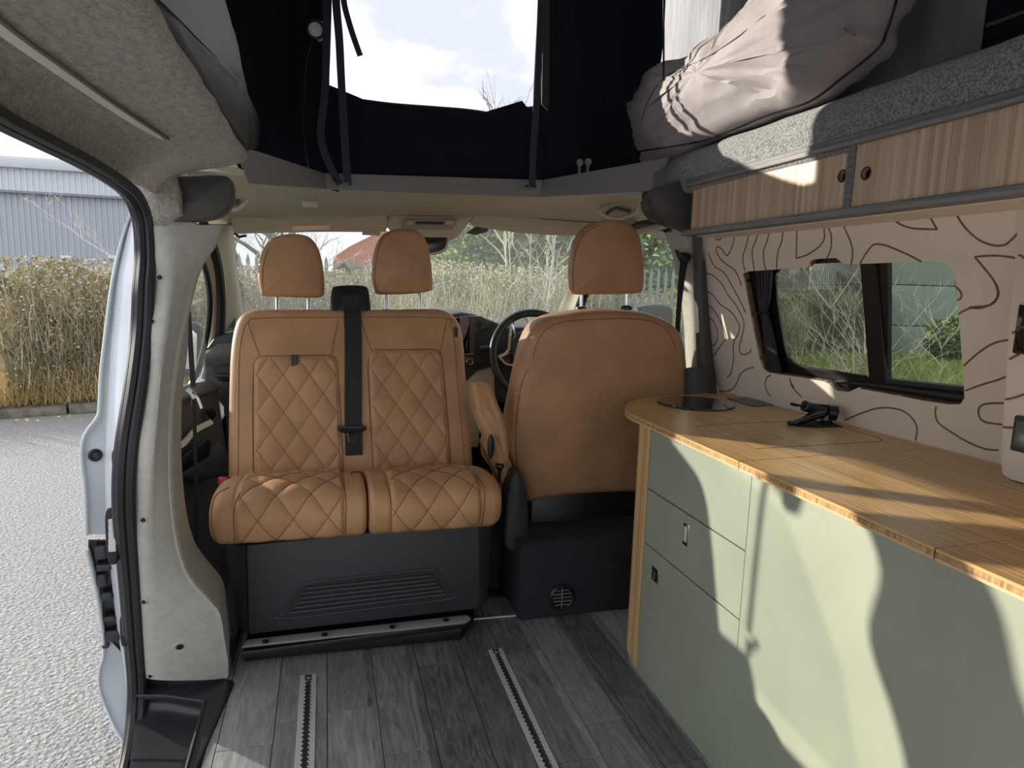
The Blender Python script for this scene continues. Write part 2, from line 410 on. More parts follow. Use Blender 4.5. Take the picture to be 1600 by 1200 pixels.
# ---- left B pillar: seal, trim, jamb
def xl(v):
    T = ((300, -.405), (450, -.385), (620, -.380), (760, -.395), (900, -.425), (1080, -.475)); i = 1
    while i < 5 and T[i][0] < v: i += 1
    f = max(0, min(1, (v - T[i - 1][0]) / (T[i][0] - T[i - 1][0]))); return T[i - 1][1] * (1 - f) + T[i][1] * f
SEAL = px('-200,78 -100,134 0,190 60,220 120,250 172,280 204,307 219,345 223,400 220,450 217,520 208,600 193,700 189,780 193,850 199,920 205,1000 210,1060 210,1100 205,1150 196,1200 170,1300')
sp = [P(u, v, x=xl(v)) for u, v in SEAL]
def sealband(dx, w, r, nm, m, par, dy=0):
    pts = cat_([p + Vector((dx, dy, 0)) for p in sp], 90); return O(nm, tube(pts, r, 8), m, par)
t = TH('door_seal', 'black rubber seal curving round the sliding door opening', 'seal', (-.5, 1.7, 0))
sealband(0, 0, .0125, 'outer_lip', rubber, t); sealband(.018, 0, .010, 'inner_lip', rubber, t, -.004)
sealband(-.012, 0, .007, 'flange_strip', dplastic, t, .006)

wl = TH('wall_left', None, None, (-.5, 2.0, 0), kind='structure')
def atv(v):
    i = 1
    while i < len(SEAL) - 1 and SEAL[i][1] < v: i += 1
    f = (v - SEAL[i - 1][1]) / (SEAL[i][1] - SEAL[i - 1][1]); return sp[i - 1].lerp(sp[i], max(0, min(1, f)))
# grey trim: facing the camera, between seal and its inner edge
TR = [(352, 247, 338), (380, 250, 330), (420, 252, 305), (480, 248, 288), (560, 238, 272), (640, 230, 262), (700, 224, 260), (760, 219, 261), (830, 216, 268),
      (880, 218, 280), (910, 220, 296), (940, 222, 322), (960, 224, 336), (1000, 228, 343), (1040, 233, 349), (1058, 234, 348)]
L1 = []; L2 = []; L3 = []; L0 = []
for v, ul, ur in TR:
    a = atv(v) + Vector((.004, .004, 0)); b = P(ul + 10, v + 2, y=a.y - .012); c_ = P(ur, v, y=a.y + .03); dd = c_ + Vector((-.01, .10 if v < 560 else .18, 0))
    L0.append(a + Vector((0, .01, 0))); L1.append(b); L2.append(c_); L3.append(dd)
pil = sheet([L0, L1, [l.lerp(m_, .5) + Vector((0, -.006, 0)) for l, m_ in zip(L1, L2)], L2, [q + Vector((.006, .02, 0)) for q in L2], L3], 60, 24, .004)
bp = O('pillar_trim', pil, pillar, wl); bpt = bvh(pil)
for u, v in ((250, 434), (238, 503), (225, 621), (224, 812), (225, 940), (235, 1056), (281, 1010)):
    h = cast(bpt, u, v, .0005)
    if not h: continue
    p, n = h; r = .0062 if u < 270 else .011
    scr = O('screw_recess', lathe(p - n * .001, n, [(r * 1.45, 0), (r * 1.3, .0016), (r * .95, .0006), (r * .8, -.0004)]), cabtrim2, bp)
    O('screw', lathe(p, n, [(r * .75, 0), (r * .75, .003), (r * .45, .0042), (r * .25, .003)], 12), blackp, wl)
O('pillar_foot', box((-.455, 1.80, -.2), (-.255, 2.25, .035)), dplastic, wl, bevel=.004)
# white jamb and outer flange, behind the seal
JA = [(318, 214, 222), (350, 200, 232), (400, 190, 236), (450, 182, 232), (520, 175, 224), (600, 170, 216), (680, 166, 208), (740, 164, 202), (800, 166, 200), (860, 170, 200), (940, 178, 206), (1000, 186, 212), (1060, 196, 220), (1120, 202, 222), (1170, 204, 218), (1230, 196, 206)]
FL = [(318, 213), (350, 198), (400, 184), (450, 174), (520, 165), (580, 158), (640, 155), (655, 150), (672, 137), (690, 129), (720, 128), (760, 133), (800, 135), (835, 136)]
FL2 = [(858, 136), (900, 146), (940, 154), (990, 161), (1025, 162), (1045, 156), (1070, 155), (1100, 163), (1140, 180), (1170, 195), (1230, 190)]
def ipol(T, v, k):
    i = 1
    while i < len(T) - 1 and T[i][0] < v: i += 1
    f = (v - T[i - 1][0]) / (T[i][0] - T[i - 1][0]); f = max(0, min(1, f)); return T[i - 1][k] * (1 - f) + T[i][k] * f
A = []; B = []; Cc = []
for v, u0, u1 in JA:
    s = atv(v); A.append(P(u1, v, y=s.y + .012)); B.append(P((u0 + u1) / 2, v, y=s.y + .03)); Cc.append(P(u0, v, y=s.y + .07))
jb = sheet([A, B, Cc], 60, 8, .003); jo_ = O('body_jamb', jb, paint, wl); jt = bvh(jb)
for T, nm in ((FL, 'outer_flange'), (FL2, 'lower_flange')):
    A = []; B = []; Cc = []
    for v, u in T:
        s = atv(v); ui = ipol(JA, v, 1) + 3
        if nm == 'lower_flange' and v < 1000: ui = u + 5
        A.append(P(ui, v, y=s.y + .075)); Cc.append(P(u, v, y=s.y + .06)); B.append(P(u + (ui - u) * .25, v, y=s.y + .068))
    f_ = sheet([A, B, Cc], 50, 8, .004); O(nm, f_, jambm, wl); O('flange_edge', tube(cat_(Cc, 60), .0035, 6), jambm, wl)
    if nm == 'outer_flange': ft = bvh(f_)
# dark latch cavity
A = []; B = []
for v in range(845, 1035, 10):
    s = atv(v); A.append(P(ipol(JA, v, 1) + 5, v, y=s.y + .085)); B.append(P(ipol(FL2, v, 1) + 2, v, y=s.y + .078))
O('latch_cavity', sheet([A, B], 20, 4, .004), blackp, wl)
V = []
for (u, v, w, h_) in ((158, 862, .02, .03), (163, 885, .028, .016), (160, 905, .016, .03), (168, 930, .02, .02), (172, 965, .022, .014), (176, 992, .03, .03), (166, 1005, .014, .02)):
    s = atv(v); c = P(u, v, y=s.y + .07); V.append(box((c.x - w / 2, c.y - .01, c.z - h_ / 2), (c.x + w / 2, c.y + .012, c.z + h_ / 2)))
O('latch_mechanism', join(*V), dplastic, wl, bevel=.003)
h = cast(ft, 149, 711, 0)
if h: O('grommet', lathe(h[0], h[1], [(.013, 0), (.013, .004), (.009, .006), (.006, .003)]), blackp, wl)
for (uu, vv, ww, hh, nm) in ((181, 721, 9, 34, 'bump_stop'), (175, 838, 15, 86, 'contact_plate'), (194, 985, 10, 50, 'door_striker')):
    s = atv(vv); c = P(uu, vv, y=s.y + .016); k = s.y / FPX
    q = O(nm, puff([c + Vector((math.cos(a) * abs(math.cos(a)) ** -.4 * ww * .5 * k if abs(math.cos(a)) > 1e-3 else 0, 0, math.sin(a) * abs(math.sin(a)) ** -.4 * hh * .5 * k if abs(math.sin(a)) > 1e-3 else 0)) for a in [i * math.pi / 12 + .05 for i in range(24)]], (0, -1, 0), (.003, .001), (.003, 0), .006), blackp, wl)
    if nm == 'contact_plate':
        for i in range(5):
            cc = P(176, 816 + i * 10, y=s.y + .006); O('contact', box((cc.x - .007, cc.y - .004, cc.z - .0075), (cc.x + .007, cc.y + .002, cc.z + .0075)), alu, q, bevel=.001, seg=1)
# outer door-less body: panel behind the trim, rear part of the side, sill
O('body_side', box((-.56, -1.3, -.25), (-.50, .25, 1.4)), paint, wl, bevel=.01)
O('sill', box((-.58, .2, -.45), (-.46, 1.6, -.36)), paint, wl, bevel=.02)
O('rear_lining', box((-.50, -1.3, 0), (-.47, .25, 1.35)), pillar, wl, bevel=.01)

# ---- left header with grey lining carpet, light strip
ys = [-.5, .2, .8, 1.2, 1.6, 1.85, 1.955]
hd = sheet([[Vector((-.26, y, 1.47)) for y in ys], [Vector((-.215, y, 1.41)) for y in ys], [Vector((-.197, y, 1.362)) for y in ys], [Vector((-.24, y, 1.338)) for y in ys],
            [Vector((-.31, y, 1.325)) for y in ys], [Vector((-.375, y, 1.295)) for y in ys], [Vector((-.412, y, 1.25)) for y in ys]], 50, 34, .012, (.006, 9))
cl = TH('ceiling_left', None, None, (-.3, 1, 1.3), kind='structure'); cl.name = 'ceiling'
O('left_header_lining', hd, felt, cl); ht = bvh(hd)
pts = PP('200,292 222,322 236,356 248,352 268,345 287,336 283,300 276,276 255,262 230,262', y=1.95)
O('corner_lining', puff(pts, (0, -1, 0), (.008, .004), (.01, 0), .06, (.004, 20)), felt, cl)
a = [cast(ht, u, v, .004) for u, v in ((-60, -8), (0, 41), (90, 106), (180, 168), (255, 216))]
a = [q for q in a if q]
pts = cat_([q[0] for q in a], 20); w_ = [.016] * 17 + [.013, .009, .002]
t = TH('led_strip', 'slim diffused light strip set into the grey carpet of the left header', 'light', pts[10])
O('diffuser', ribbon(pts, w_, a[1][1], .006), ledm, t); O('housing', ribbon([p + a[1][1] * .001 + Vector((.0095, 0, 0.001)) for p in pts], .004, a[1][1], .006), mat('strip housing', (.16, .15, .12), .5), t)

# ---- cab lining, dark corner mouldings
C0 = PP('290,268 330,268 380,275 510,280 680,285 848,290 940,290 1035,262 1075,262 1120,262', y=2.225)
C1 = PP('310,312 330,315 375,318 510,317 680,320 850,318 960,322 1020,328 1045,338 1085,345', y=2.4)
C2 = PP('318,346 335,344 362,343 510,340 680,340 850,344 940,350 1000,352 1032,366 1062,372', y=2.6)
C3 = PP('325,362 338,362 362,352 510,345 680,345 850,350 940,356 1000,362 1030,375 1060,385', y=2.66)
hl = sheet([C0, C1, C2, C3], 60, 16, .01); O('cab_lining', hl, cabtrim, cl)
O('cab_roof_skin', box((-.5, 2.29, 1.385), (1.4, 2.7, 1.40)), paint, cl)
mt = TH('trim_1', None, None, (-.3, 1.95, 1.3), kind='structure')
O('corner_moulding', puff(cat_(PP('276,279 300,276 345,276 362,282 366,300 364,318 355,332 338,342 300,347 262,346 262,341 284,333 284,300', y=1.99), 48, True), (0, -1, 0), (.012, .012), (.01, 0), .05), dplastic2, mt)
O('pillar_cap', puff(cat_(PP('262,349 300,347 316,356 312,372 303,410 294,440 285,450 270,440 262,400', y=2.0), 40, True), (0, -1, 0), (.004, .002), (.004, 0), .02), pillar, mt)
mt2 = TH('trim_2', None, None, (1.15, 2.0, 1.3), kind='structure')
O('corner_moulding', puff(cat_(PP('1010,300 1030,292 1084,285 1084,358 1060,358 1040,352 1022,340 1012,322', y=2.0), 44, True), (0, -1, 0), (.012, .014), (.01, 0), .05), dplastic2, mt2)
O('moulding_lip', sheet([PP('1001,315 1018,309', y=1.985), PP('1004,330 1022,325', y=1.97), PP('1012,342 1030,340', y=1.985), PP('1030,352 1046,352', y=1.99)], 6, 14, .006), dplastic2, mt2)

# ---- pop-top metal frame
def bar(p, q, h, m, par, th=.02, inward=(0, -1, 0)):
    p, q = Vector(p), Vector(q); n = Vector(inward)
    return O('frame_bar', prism([p, q, q - Vector((0, 0, h)), p - Vector((0, 0, h))], -n.normalized() * th), m, par, bevel=.002, seg=1)
fr = TH('roof_frame', 'grey coated metal frame bars around the raised roof opening', 'frame', (.35, 2.2, 1.36))
a, b = P(506, 270, y=2.2), P(848, 281, y=2.2)
a2, b2 = P(510, 295, y=2.2), P(846, 307, y=2.2)
O('frame_bar', prism([a, b, b2, a2], (0, .02, 0)), greyalu, fr, bevel=.002, seg=1)
l1, l2 = P(362, 223, y=1.97), P(388, 280, y=1.97)
O('frame_bar', prism([l1, a, a2, l2 + Vector((0, 0, -.01))], (0, .02, 0)), greyalu, fr, bevel=.002, seg=1)
r1, r2 = P(1046, 246, y=1.97), P(1020, 300, y=1.97)
O('frame_bar', prism([b, r1, P(1040, 262, y=1.98), P(1020, 272, y=1.98), P(1020, 298, y=1.98), b2], (0, .02, 0)), greyalu, fr, bevel=.002, seg=1)
for u, v in ((400, 270), (487, 272), (870, 297), (1010, 262)):
    q = P(u, v, y=2.06 if u in (400, 1010) else 2.17); O('rivet', lathe(q + Vector((0, .02, 0)), (0, -1, 0), [(.004, 0), (.004, .012), (.002, .016)], 10), greyalu, fr)

# ================================================================ RAISED ROOF TENT
YT = 2.24
tn = TH('tent_wall', None, None, (.35, 2.3, 1.4), kind='structure'); tn.name = 'wall_front'
def pl(s, y): return [P(u, v, y=y) for u, v in px(s)]
O('canvas_panel', sheet([pl('300,-160 320,0 330,90 345,180 362,240 372,262', YT), pl('420,-160 425,0 428,100 430,180 432,250 432,290', YT + .05),
                         pl('470,-160 470,0 470,100 470,180 480,250 485,290', YT + .02), pl('519,-160 518,0 516,80 515,150 525,230 530,300', YT + .03)], 30, 24, .003, (.012, 7, 2.5)), canvas, tn)
O('canvas_panel', sheet([pl('842,-160 840,0 836,90 833,170 840,230 845,300', YT + .03), pl('890,-160 890,0 890,90 890,170 890,230 890,300', YT + .02),
                         pl('960,-160 960,0 960,90 955,170 945,230 940,300', YT + .06), pl('1045,-160 1040,0 1035,80 1022,150 1005,210 1000,290', YT - .02)], 30, 24, .003, (.014, 6, 2)), canvas, tn)
O('window_flap', puff(cat_(pl('500,150 520,149 560,155 610,161 680,166 740,172 775,177 805,172 838,168 842,200 840,290 700,292 600,290 505,285 498,220', YT + .02), 70, True), (0, -1, 0), (.02, .02), (.01, 0), .01, (.012, 7)), canvas, tn)
O('window_header', box((-.35, YT, 2.12), (1.28, YT + .03, 2.4)), canvas, tn)
# edge piping of the flap
# sides, back and roof of the tent
tr = TH('roof_shell', None, None, (.4, 1, 2.2), kind='structure'); tr.name = 'ceiling_raised'
O('shell', prism([(-.45, 2.45, 2.32), (1.38, 2.45, 2.32), (1.38, -.6, 2.46), (-.45, -.6, 2.46)], (0, 0, .04)), paint, tr, bevel=.01)
O('side_canvas', sheet([[(-.34, 2.3, 1.42), (-.36, 2.3, 2.3)], [(-.34, -.6, 1.42), (-.36, -.6, 2.5)]], 12, 30, .003, sm=False), canvas, tr)
O('rear_canvas', sheet([[(-.32, -.6, 1.4), (-.33, -.6, 2.36)], [(1.3, -.6, 1.4), (1.3, -.6, 2.36)]], 12, 20, .003, sm=False), canvas, tr)
# silver lined right side with dark ends
def rs(u0, u1, y0, y1, m, nm, wr):
    O(nm, sheet([[Vector((1.27, y0 + (y1 - y0) * k / 8, z)) for z in (1.40, 1.6, 1.85, 2.3)] for k in range(9)], 22, 40, .003, wr, sm=True), m, tr)
rs(0, 0, 1.12, 2.62, silver, 'silver_side_lining', (.010, 9, 1.5))
rs(0, 0, -.6, 1.17, canvas, 'dark_side_lining', (.012, 6, 2))
q0 = [P(1037, v, y=2.0) for v in (-60, 0, 60, 120, 150)]
O('side_seam', tube(cat_(q0, 20), .003, 6), blackp, tr)
O('piping', tube([Vector((1.255, y, 1.56 + .02 * y)) for y in (.2, .6, 1.1)], .004, 6), dplastic2, tr)

# gathered tent fabric, right (sunlit) and left
mv = puff(cat_(PP('1003,262 990,205 992,190 1001,158 1018,125 1040,105 1095,84 1150,45 1190,15 1225,-30 1300,-70 1408,-70 1410,0 1391,46 1379,76 1321,126 1267,165 1197,188 1096,229 1040,258', x=1.13), 110, True), (-1, 0, 0), (.05, .05), (.03, 0), .05, (.022, 11))
V, F = mv; V = [q + Vector((-1, 0, .3)) * (.012 * noise.noise(q * 26) + .006 * noise.noise(q * 60)) for q in V]
t = TH('tent_fabric', 'sun-brightened grey tent fabric bulging over the speckled ledge on the right', 'fabric', (1.13, 1.5, 1.5))
O('fabric_fold', (V, F), mauve, t); mvt = bvh((V, F))
e = castline(mvt, '1000,236 1100,219 1197,181 1265,158 1318,119 1372,74 1386,44 1400,0', .001)
if len(e) > 4: O('hem_piping', tube(e, .0032, 6), blackp, t)
e = castline(mvt, '1000,205 1012,160 1040,120 1100,92 1150,60 1195,25', .001)
if len(e) > 4: O('seam', tube(e, .0014, 5), dplastic2, t)
lf = puff(cat_(PP('190,-70 225,0 300,110 385,235 385,232 400,232 411,222 408,205 387,165 374,120 362,60 350,20 330,-15 318,-70', x=-.205), 80, True), (1, -.1, 0), (.010, .012), (.02, 0), .004, (.006, 9))
O('tent_fabric', lf, canvas2, None, 'dark grey tent fabric hanging in a fold above the left header carpet', 'fabric')

# straps, zip, button, cable, clips
def strap(s, y, w, label, nm='strap', m=strapm, cat='strap'):
    pts = cat_(pl(s, y), 30); return O(nm, ribbon(pts, w, (0, -1, 0), .0025), m, None, label, cat)
strap('510,-80 510,0 510,60 508,140 501,205 506,235 517,262 531,288', YT - .07, .022, 'long slate strap curving beside the tent window, leftmost, ending at the frame bar')
strap('523,-80 525,0 530,60 533,120 536,173 540,240 543,285', YT - .085, .023, 'straight slate strap just inside the left edge of the tent window')
strap('533,-60 537,0 546,37 555,65 563,87', YT - .09, .017, 'short loose strap end hanging against the sky')
strap('851,-80 846,0 842,90 838,170 833,240 832,292', YT - .075, .022, 'slate strap along the right edge of the tent window')
t = TH('window_zip', 'black zip tape beside the right strap of the tent window', 'zip', P(852, 165, y=YT - .05))
O('tape', ribbon(cat_(pl('853,-80 853,0 853,90 852,165', YT - .045), 12), .024, (0, -1, 0), .002), blackp, t)
O('teeth', tube(pl('847,-80 846,0 846,90 846,163 856,172', YT - .052), .0012, 4), alu, t)
c = P(493, 45, y=YT - .06)
t = TH('tent_lamp', 'round white lamp in a black ring on the navy canvas', 'lamp', c)
O('ring', lathe(c + Vector((0, .02, 0)), (0, -1, 0), [(.031, 0), (.031, .010), (.028, .016), (.022, .017), (.020, .013)], 32), blackp, t)
O('lens', lathe(c + Vector((0, .02, 0)), (0, -1, 0), [(.0205, .0), (.0205, .015), (.014, .0185), (.004, .0195)], 32), white, t)
O('lamp_cable', tube(cat_(pl('489,58 478,100 475,150 474,200 480,250 486,275', YT - .03), 24), .0022, 5), blackp, None, 'thin black cable hanging below the round white lamp', 'cable')
for (u, v) in ((905, 262), (918, 261)):
    c = P(u, v, y=YT - .06)
    O('tent_clip', join(box((c.x - .004, c.y - .004, c.z - .022), (c.x + .004, c.y + .004, c.z + .010)), lathe(c + Vector((0, -.006, .016)), (0, 1, 0), [(.012, 0), (.012, .006), (.006, .008)], 10)), greyalu, None,
      ('left' if u < 910 else 'right') + ' one of two small metal clips above the grey frame bar, near the driver headrest', 'clip', 'small clips on the roof frame')
for i, (u, v) in enumerate(((522, 281), (547, 288), (823, 291), (836, 292))):
    c = P(u, v, y=YT - .095); O('strap_screw', cyl(c, (0, 1, 0), .004, .06, 10), chrome, None, ['left screw of the pair at the foot of the two left straps', 'right screw of the pair at the foot of the two left straps', 'left screw at the foot of the right strap', 'right screw at the foot of the right strap'][i], 'screw', 'strap screws on the frame bar')

# ================================================================ RIGHT SIDE: ledge, upper locker, wall
cr = TH('ceiling_ledge', None, None, (1.1, 1.1, 1.37), kind='structure'); cr.name = 'trim_3'
prof = [(1.16, 1.360), (1.108, 1.362), (1.098, 1.372), (1.095, 1.40), (1.096, 1.44), (1.104, 1.466), (1.122, 1.482), (1.16, 1.490), (1.27, 1.492)]
yy = [-.6, .2, .7, 1.1, 1.5, 1.8, 2.0, 2.16]
ld = sheet([[Vector((x, y + (0 if k < len(yy) - 1 else 0), z)) for x, z in prof] for k, y in enumerate(yy)], 40, 70, .006, (.003, 14))
O('carpet_ledge', ld, speck, cr); ldt = bvh(ld)
e = castline(ldt, '1125,222 1200,190 1300,150 1400,112 1500,75 1600,38', .002)
O('ledge_end', prism([Vector((x, 2.158, z)) for x, z in prof] + [Vector((1.27, 2.158, 1.36))], (0, .006, 0)), speck, cr, bevel=.002)
# rails
loc = TH('upper_locker', 'long oak fronted upper locker with grey trims and two sliding doors', 'cabinet', (1.18, 1.2, 1.22), None)
ylk = 1.905
def prail(prof, y0, y1, m, nm, bev=.0015):
    return O(nm, prism([Vector((x, y1, z)) for x, z in prof], (0, y0 - y1, 0)), m, loc, bevel=bev, seg=1)
prail([(1.100, 1.367), (1.084, 1.368), (1.082, 1.378), (1.086, 1.3795), (1.084, 1.390), (1.094, 1.397), (1.13, 1.397), (1.13, 1.367)], .1, ylk + .02, graytrim, 'top_trim')
prail([(1.082, 1.221), (1.080, 1.230), (1.084, 1.233), (1.084, 1.238), (1.098, 1.240), (1.125, 1.240), (1.125, 1.221)], .1, ylk + .025, graytrim, 'bottom_trim')
prail([(1.125, 1.219), (1.125, 1.230), (1.27, 1.230), (1.27, 1.219)], .1, ylk, cream, 'underside')
prail([(1.13, 1.24), (1.27, 1.24), (1.27, 1.395), (1.13, 1.395)], ylk - .012, ylk, graytrim, 'end_panel')
prail([(1.26, 1.22), (1.30, 1.22), (1.30, 1.40), (1.26, 1.40)], .1, ylk, graytrim, 'back_panel')
yd = P(1328, 270, x=1.09).y
O('divider', box((1.087, yd - .012, 1.236), (1.13, yd + .010, 1.37)), graytrim, loc, bevel=.001, seg=1)
# strip boards of each sliding door: vertical oak strips are one laminate, the door is the part
def door_with_hole(y0, y1, hc, xf, lab):
    zz0, zz1 = 1.238, 1.370; n = 28; r = .0125
    outer = [Vector((xf, y0, zz0)), Vector((xf, y1, zz0)), Vector((xf, y1, zz1)), Vector((xf, y0, zz1))]
    V = []; F = []
    cyc = [Vector((xf, hc[0] + r * math.cos(2 * math.pi * i / n), hc[1] + r * math.sin(2 * math.pi * i / n))) for i in range(n)]
    sq = []
    for i in range(n):
        d = Vector((0, math.cos(2 * math.pi * i / n), math.sin(2 * math.pi * i / n))); k = 1e9
        for ax, lo, hi in ((1, y0 - hc[0], y1 - hc[0]), (2, zz0 - hc[1], zz1 - hc[1])):
            if d[ax] > 1e-6: k = min(k, hi / d[ax])
            elif d[ax] < -1e-6: k = min(k, lo / d[ax])
        sq.append(Vector((xf, hc[0], hc[1])) + d * k)
    V = cyc + sq
    F = [(i, (i + 1) % n, n + (i + 1) % n, n + i) for i in range(n)]
    m = len(V); corners = outer
    for c in corners:
        V.append(c); a = math.atan2(c.z - hc[1], c.y - hc[0]) % (2 * math.pi); i = int(a / (2 * math.pi) * n); F.append((n + i, n + (i + 1) % n, len(V) - 1))
    k = len(V); V2 = [q + Vector((.012, 0, 0)) for q in V]; F2 = [tuple(j + k for j in f[::-1]) for f in F]
    F3 = [(i, (i + 1) % n, k + (i + 1) % n, k + i) for i in range(n)]
    d = O('sliding_door', (V + V2, F + F2 + F3), oak, loc, label=lab, smooth=False)
    O('finger_hole_ring', tube([q + Vector((-.0005, 0, 0)) for q in cyc], .0016, 6, closed=True), blackp, d)
    return d
h1, h2 = P(1316, 275, x=1.098), P(1354, 271, x=1.093)
door_with_hole(yd + .006, ylk - .002, (h1.y, h1.z), 1.099, 'oak sliding door at the far end')
door_with_hole(.1, yd - .006, (h2.y, h2.z), 1.092, 'oak sliding door at the near end')
O('locker_inside', box((1.113, .1, 1.241), (1.118, ylk - .015, 1.366)), blackp, loc)

# ---- cream wall panel with window cut-out; plane leans inwards towards the top
WN = Vector((1, .05, .22)).normalized(); WP0 = Vector((1.35, 1.5, .709)); WP0.x = 1.575 - .22 * .709 - .05 * 1.5
def wp(u, v, off=0): return PN(u, v, WP0 - WN * off, WN)
wr_ = TH('wall_right', None, None, (1.4, 1.3, .7), kind='structure')
outl = cat_([wp(u, v) for u, v in px('1112,330 1105,366 1103,420 1104,480 1108,530 1115,575 1122,608 1124,625')], 20)
WIN = px('1163,440 1160,428 1168,424 1260,418 1266,408 1272,405 1306,403 1318,412 1330,413 1450,408 1478,410 1487,420 1493,440 1500,520 1506,600 1507,622 1500,632 1480,632 1440,626 1400,618 1345,608 1340,606 1325,613 1306,610 1296,600 1286,596 1200,582 1192,576 1186,560 1172,490')
hole = [wp(u, v) for u, v in WIN]
right = [wp(u, v) for u, v in px('1800,830 1800,250')]
top = [wp(u, v) for u, v in px('1600,300 1400,310 1200,330')]
def ringfill(outer, inner):
    """flat face with a hole, by triangle fill"""
    bm = bmesh.new(); ed = []
    for lp in (outer, inner):
        vs = [bm.verts.new(q) for q in lp]
        for i in range(len(vs)): ed.append(bm.edges.new((vs[i], vs[(i + 1) % len(vs)])))
    bmesh.ops.triangle_fill(bm, edges=ed, use_beauty=True); bm.verts.index_update()
    V = [v.co.copy() for v in bm.verts]; F = [tuple(v.index for v in f.verts) for f in bm.faces]; bm.free(); return V, F
outer = outl + [wp(1350, 720), wp(1560, 790)] + right + top
V, F = ringfill(outer, hole)
k = len(V); T = .010; nO, nI = len(outer), len(hole)
V2 = V + [q + WN * T for q in V]; F2 = F + [tuple(i + k for i in f[::-1]) for f in F]
F2 += [(i, (i + 1) % nO, k + (i + 1) % nO, k + i) for i in range(nO)] + [(nO + i, nO + (i + 1) % nI, k + nO + (i + 1) % nI, k + nO + i) for i in range(nI)]
O('wall_board', (V2, F2), cream, wr_, smooth=False)
O('board_edge', sheet([[q + WN * .0035 for q in hole + hole[:1]], [q + WN * (T + .012) for q in hole + hole[:1]]], 160, 4, .002, sm=False), groove, wr_)
def gro(s, cvt, w=.0042, closed=False, off=.0006, pl_=None):
    q = px(s); q3 = [cvt(*p) for p in q]; c3 = cat_([(a, b, 0) for a, b in q3], max(6, len(q3) * 5))
    pts = [wp(c.x, c.y, off) if pl_ is None else pl_(c.x, c.y) for c in c3]
    return ribbon(pts, w, -WN if pl_ is None else (-1, 0, 0), .0006)
cA = lambda X, Y: (1090 + X * .2333, 340 + Y * .2333)
cB = lambda X, Y: (1220 + X * .2375, 320 + Y * .2375)
cD = lambda X, Y: (1400 + X * .26667, 440 + Y * .26667)
cE = lambda X, Y: (1080 + X * .3667, 320 + Y * .3667)
GL = [(cA, '120,140 140,150 160,140'), (cA, '245,130 235,180 215,230 195,255 180,240 160,210 140,196 124,205 128,235 155,280 195,315 240,345 265,380 285,430 292,455'),
      (cA, '70,235 85,275 110,325 150,350 185,380 215,430 250,495 290,570 322,640'), (cA, '57,375 90,382 125,405 165,450 205,520 255,585 290,650 308,700 305,760 290,820 278,870 285,905 310,917 345,905 358,882'),
      (cA, '60,495 85,505 110,530 145,575 195,610 235,645 265,690 280,730 270,780 245,825 238,870 240,940 230,1010 215,1055 195,1072'),
      (cA, '65,580 90,600 125,645 155,700 180,760 190,805 170,835 140,880 110,925'), (cA, '72,668 95,685 118,715 132,760 130,815 118,845 98,860'),
      (cA, '340,120 325,185 305,250 303,300 318,360'), (cA, '402,115 385,165 366,215 368,280 380,358'), (cA, '480,100 462,165 440,230 445,300 458,355'), (cA, '572,95 560,165 535,240 528,345'),
      (cA, '375,1003 330,1015 285,1050 270,1090 245,1135 205,1160 145,1163'), (cA, '490,1055 465,1070 452,1110 462,1160 490,1200'), (cA, '618,1075 622,1100 645,1140'),
      (cE, '420,740 430,775 470,820'), (cB, '105,165 103,250 100,352'), (cB, '100,352 170,330 240,285 275,245 287,210 283,150'), (cB, '313,150 330,200 332,270 315,325 300,350'),
      (cB, '410,135 440,200 465,265 472,330 460,398'), (cB, '520,390 550,335 590,280 620,260 680,265 760,295 850,335 925,375'), (cB, '740,100 800,135 870,155 950,160 1028,162'), (cB, '980,80 1000,115 1028,162'),
      (cB, '1155,60 1185,115 1240,180 1310,235 1390,265 1450,268 1495,250 1570,175'), (cB, '1275,343 1370,335 1460,338 1555,352'), (cB, '1275,343 1340,420 1395,490 1425,560 1420,620 1385,655 1330,668 1240,674'),
      (cB, '1152,540 1180,570 1188,600 1175,622 1160,625'), (cD, '365,190 400,170 440,155 500,155 560,130 595,90 598,50 580,5'), (cD, '395,495 450,445 520,390 590,355 665,340'), (cD, '405,640 500,605 600,575 648,555'),
      (cD, '632,712 540,715 495,730 482,760 492,800 530,825 622,838'), (cD, '235,730 230,775 248,828 320,880 420,940 520,980 600,988'), (cE, '655,918 720,890 790,868 850,866 905,880 945,915 962,955 955,1005')]
gr = [gro(s, c) for c, s in GL]
for g_ in gr: O('routed_groove', g_, groove, wr_)
# shell behind: body side with its own opening is the window frame; body skin
O('side_skin', join(box((1.44, -1.3, -.3), (1.46, 3.2, .62)), box((1.37, -1.3, 1.36), (1.39, 2.3, 1.46)), box((1.40, 2.06, .6), (1.43, 2.2, 1.4)), box((1.40, -1.3, .6), (1.43, .72, 1.4))), paint, wr_)
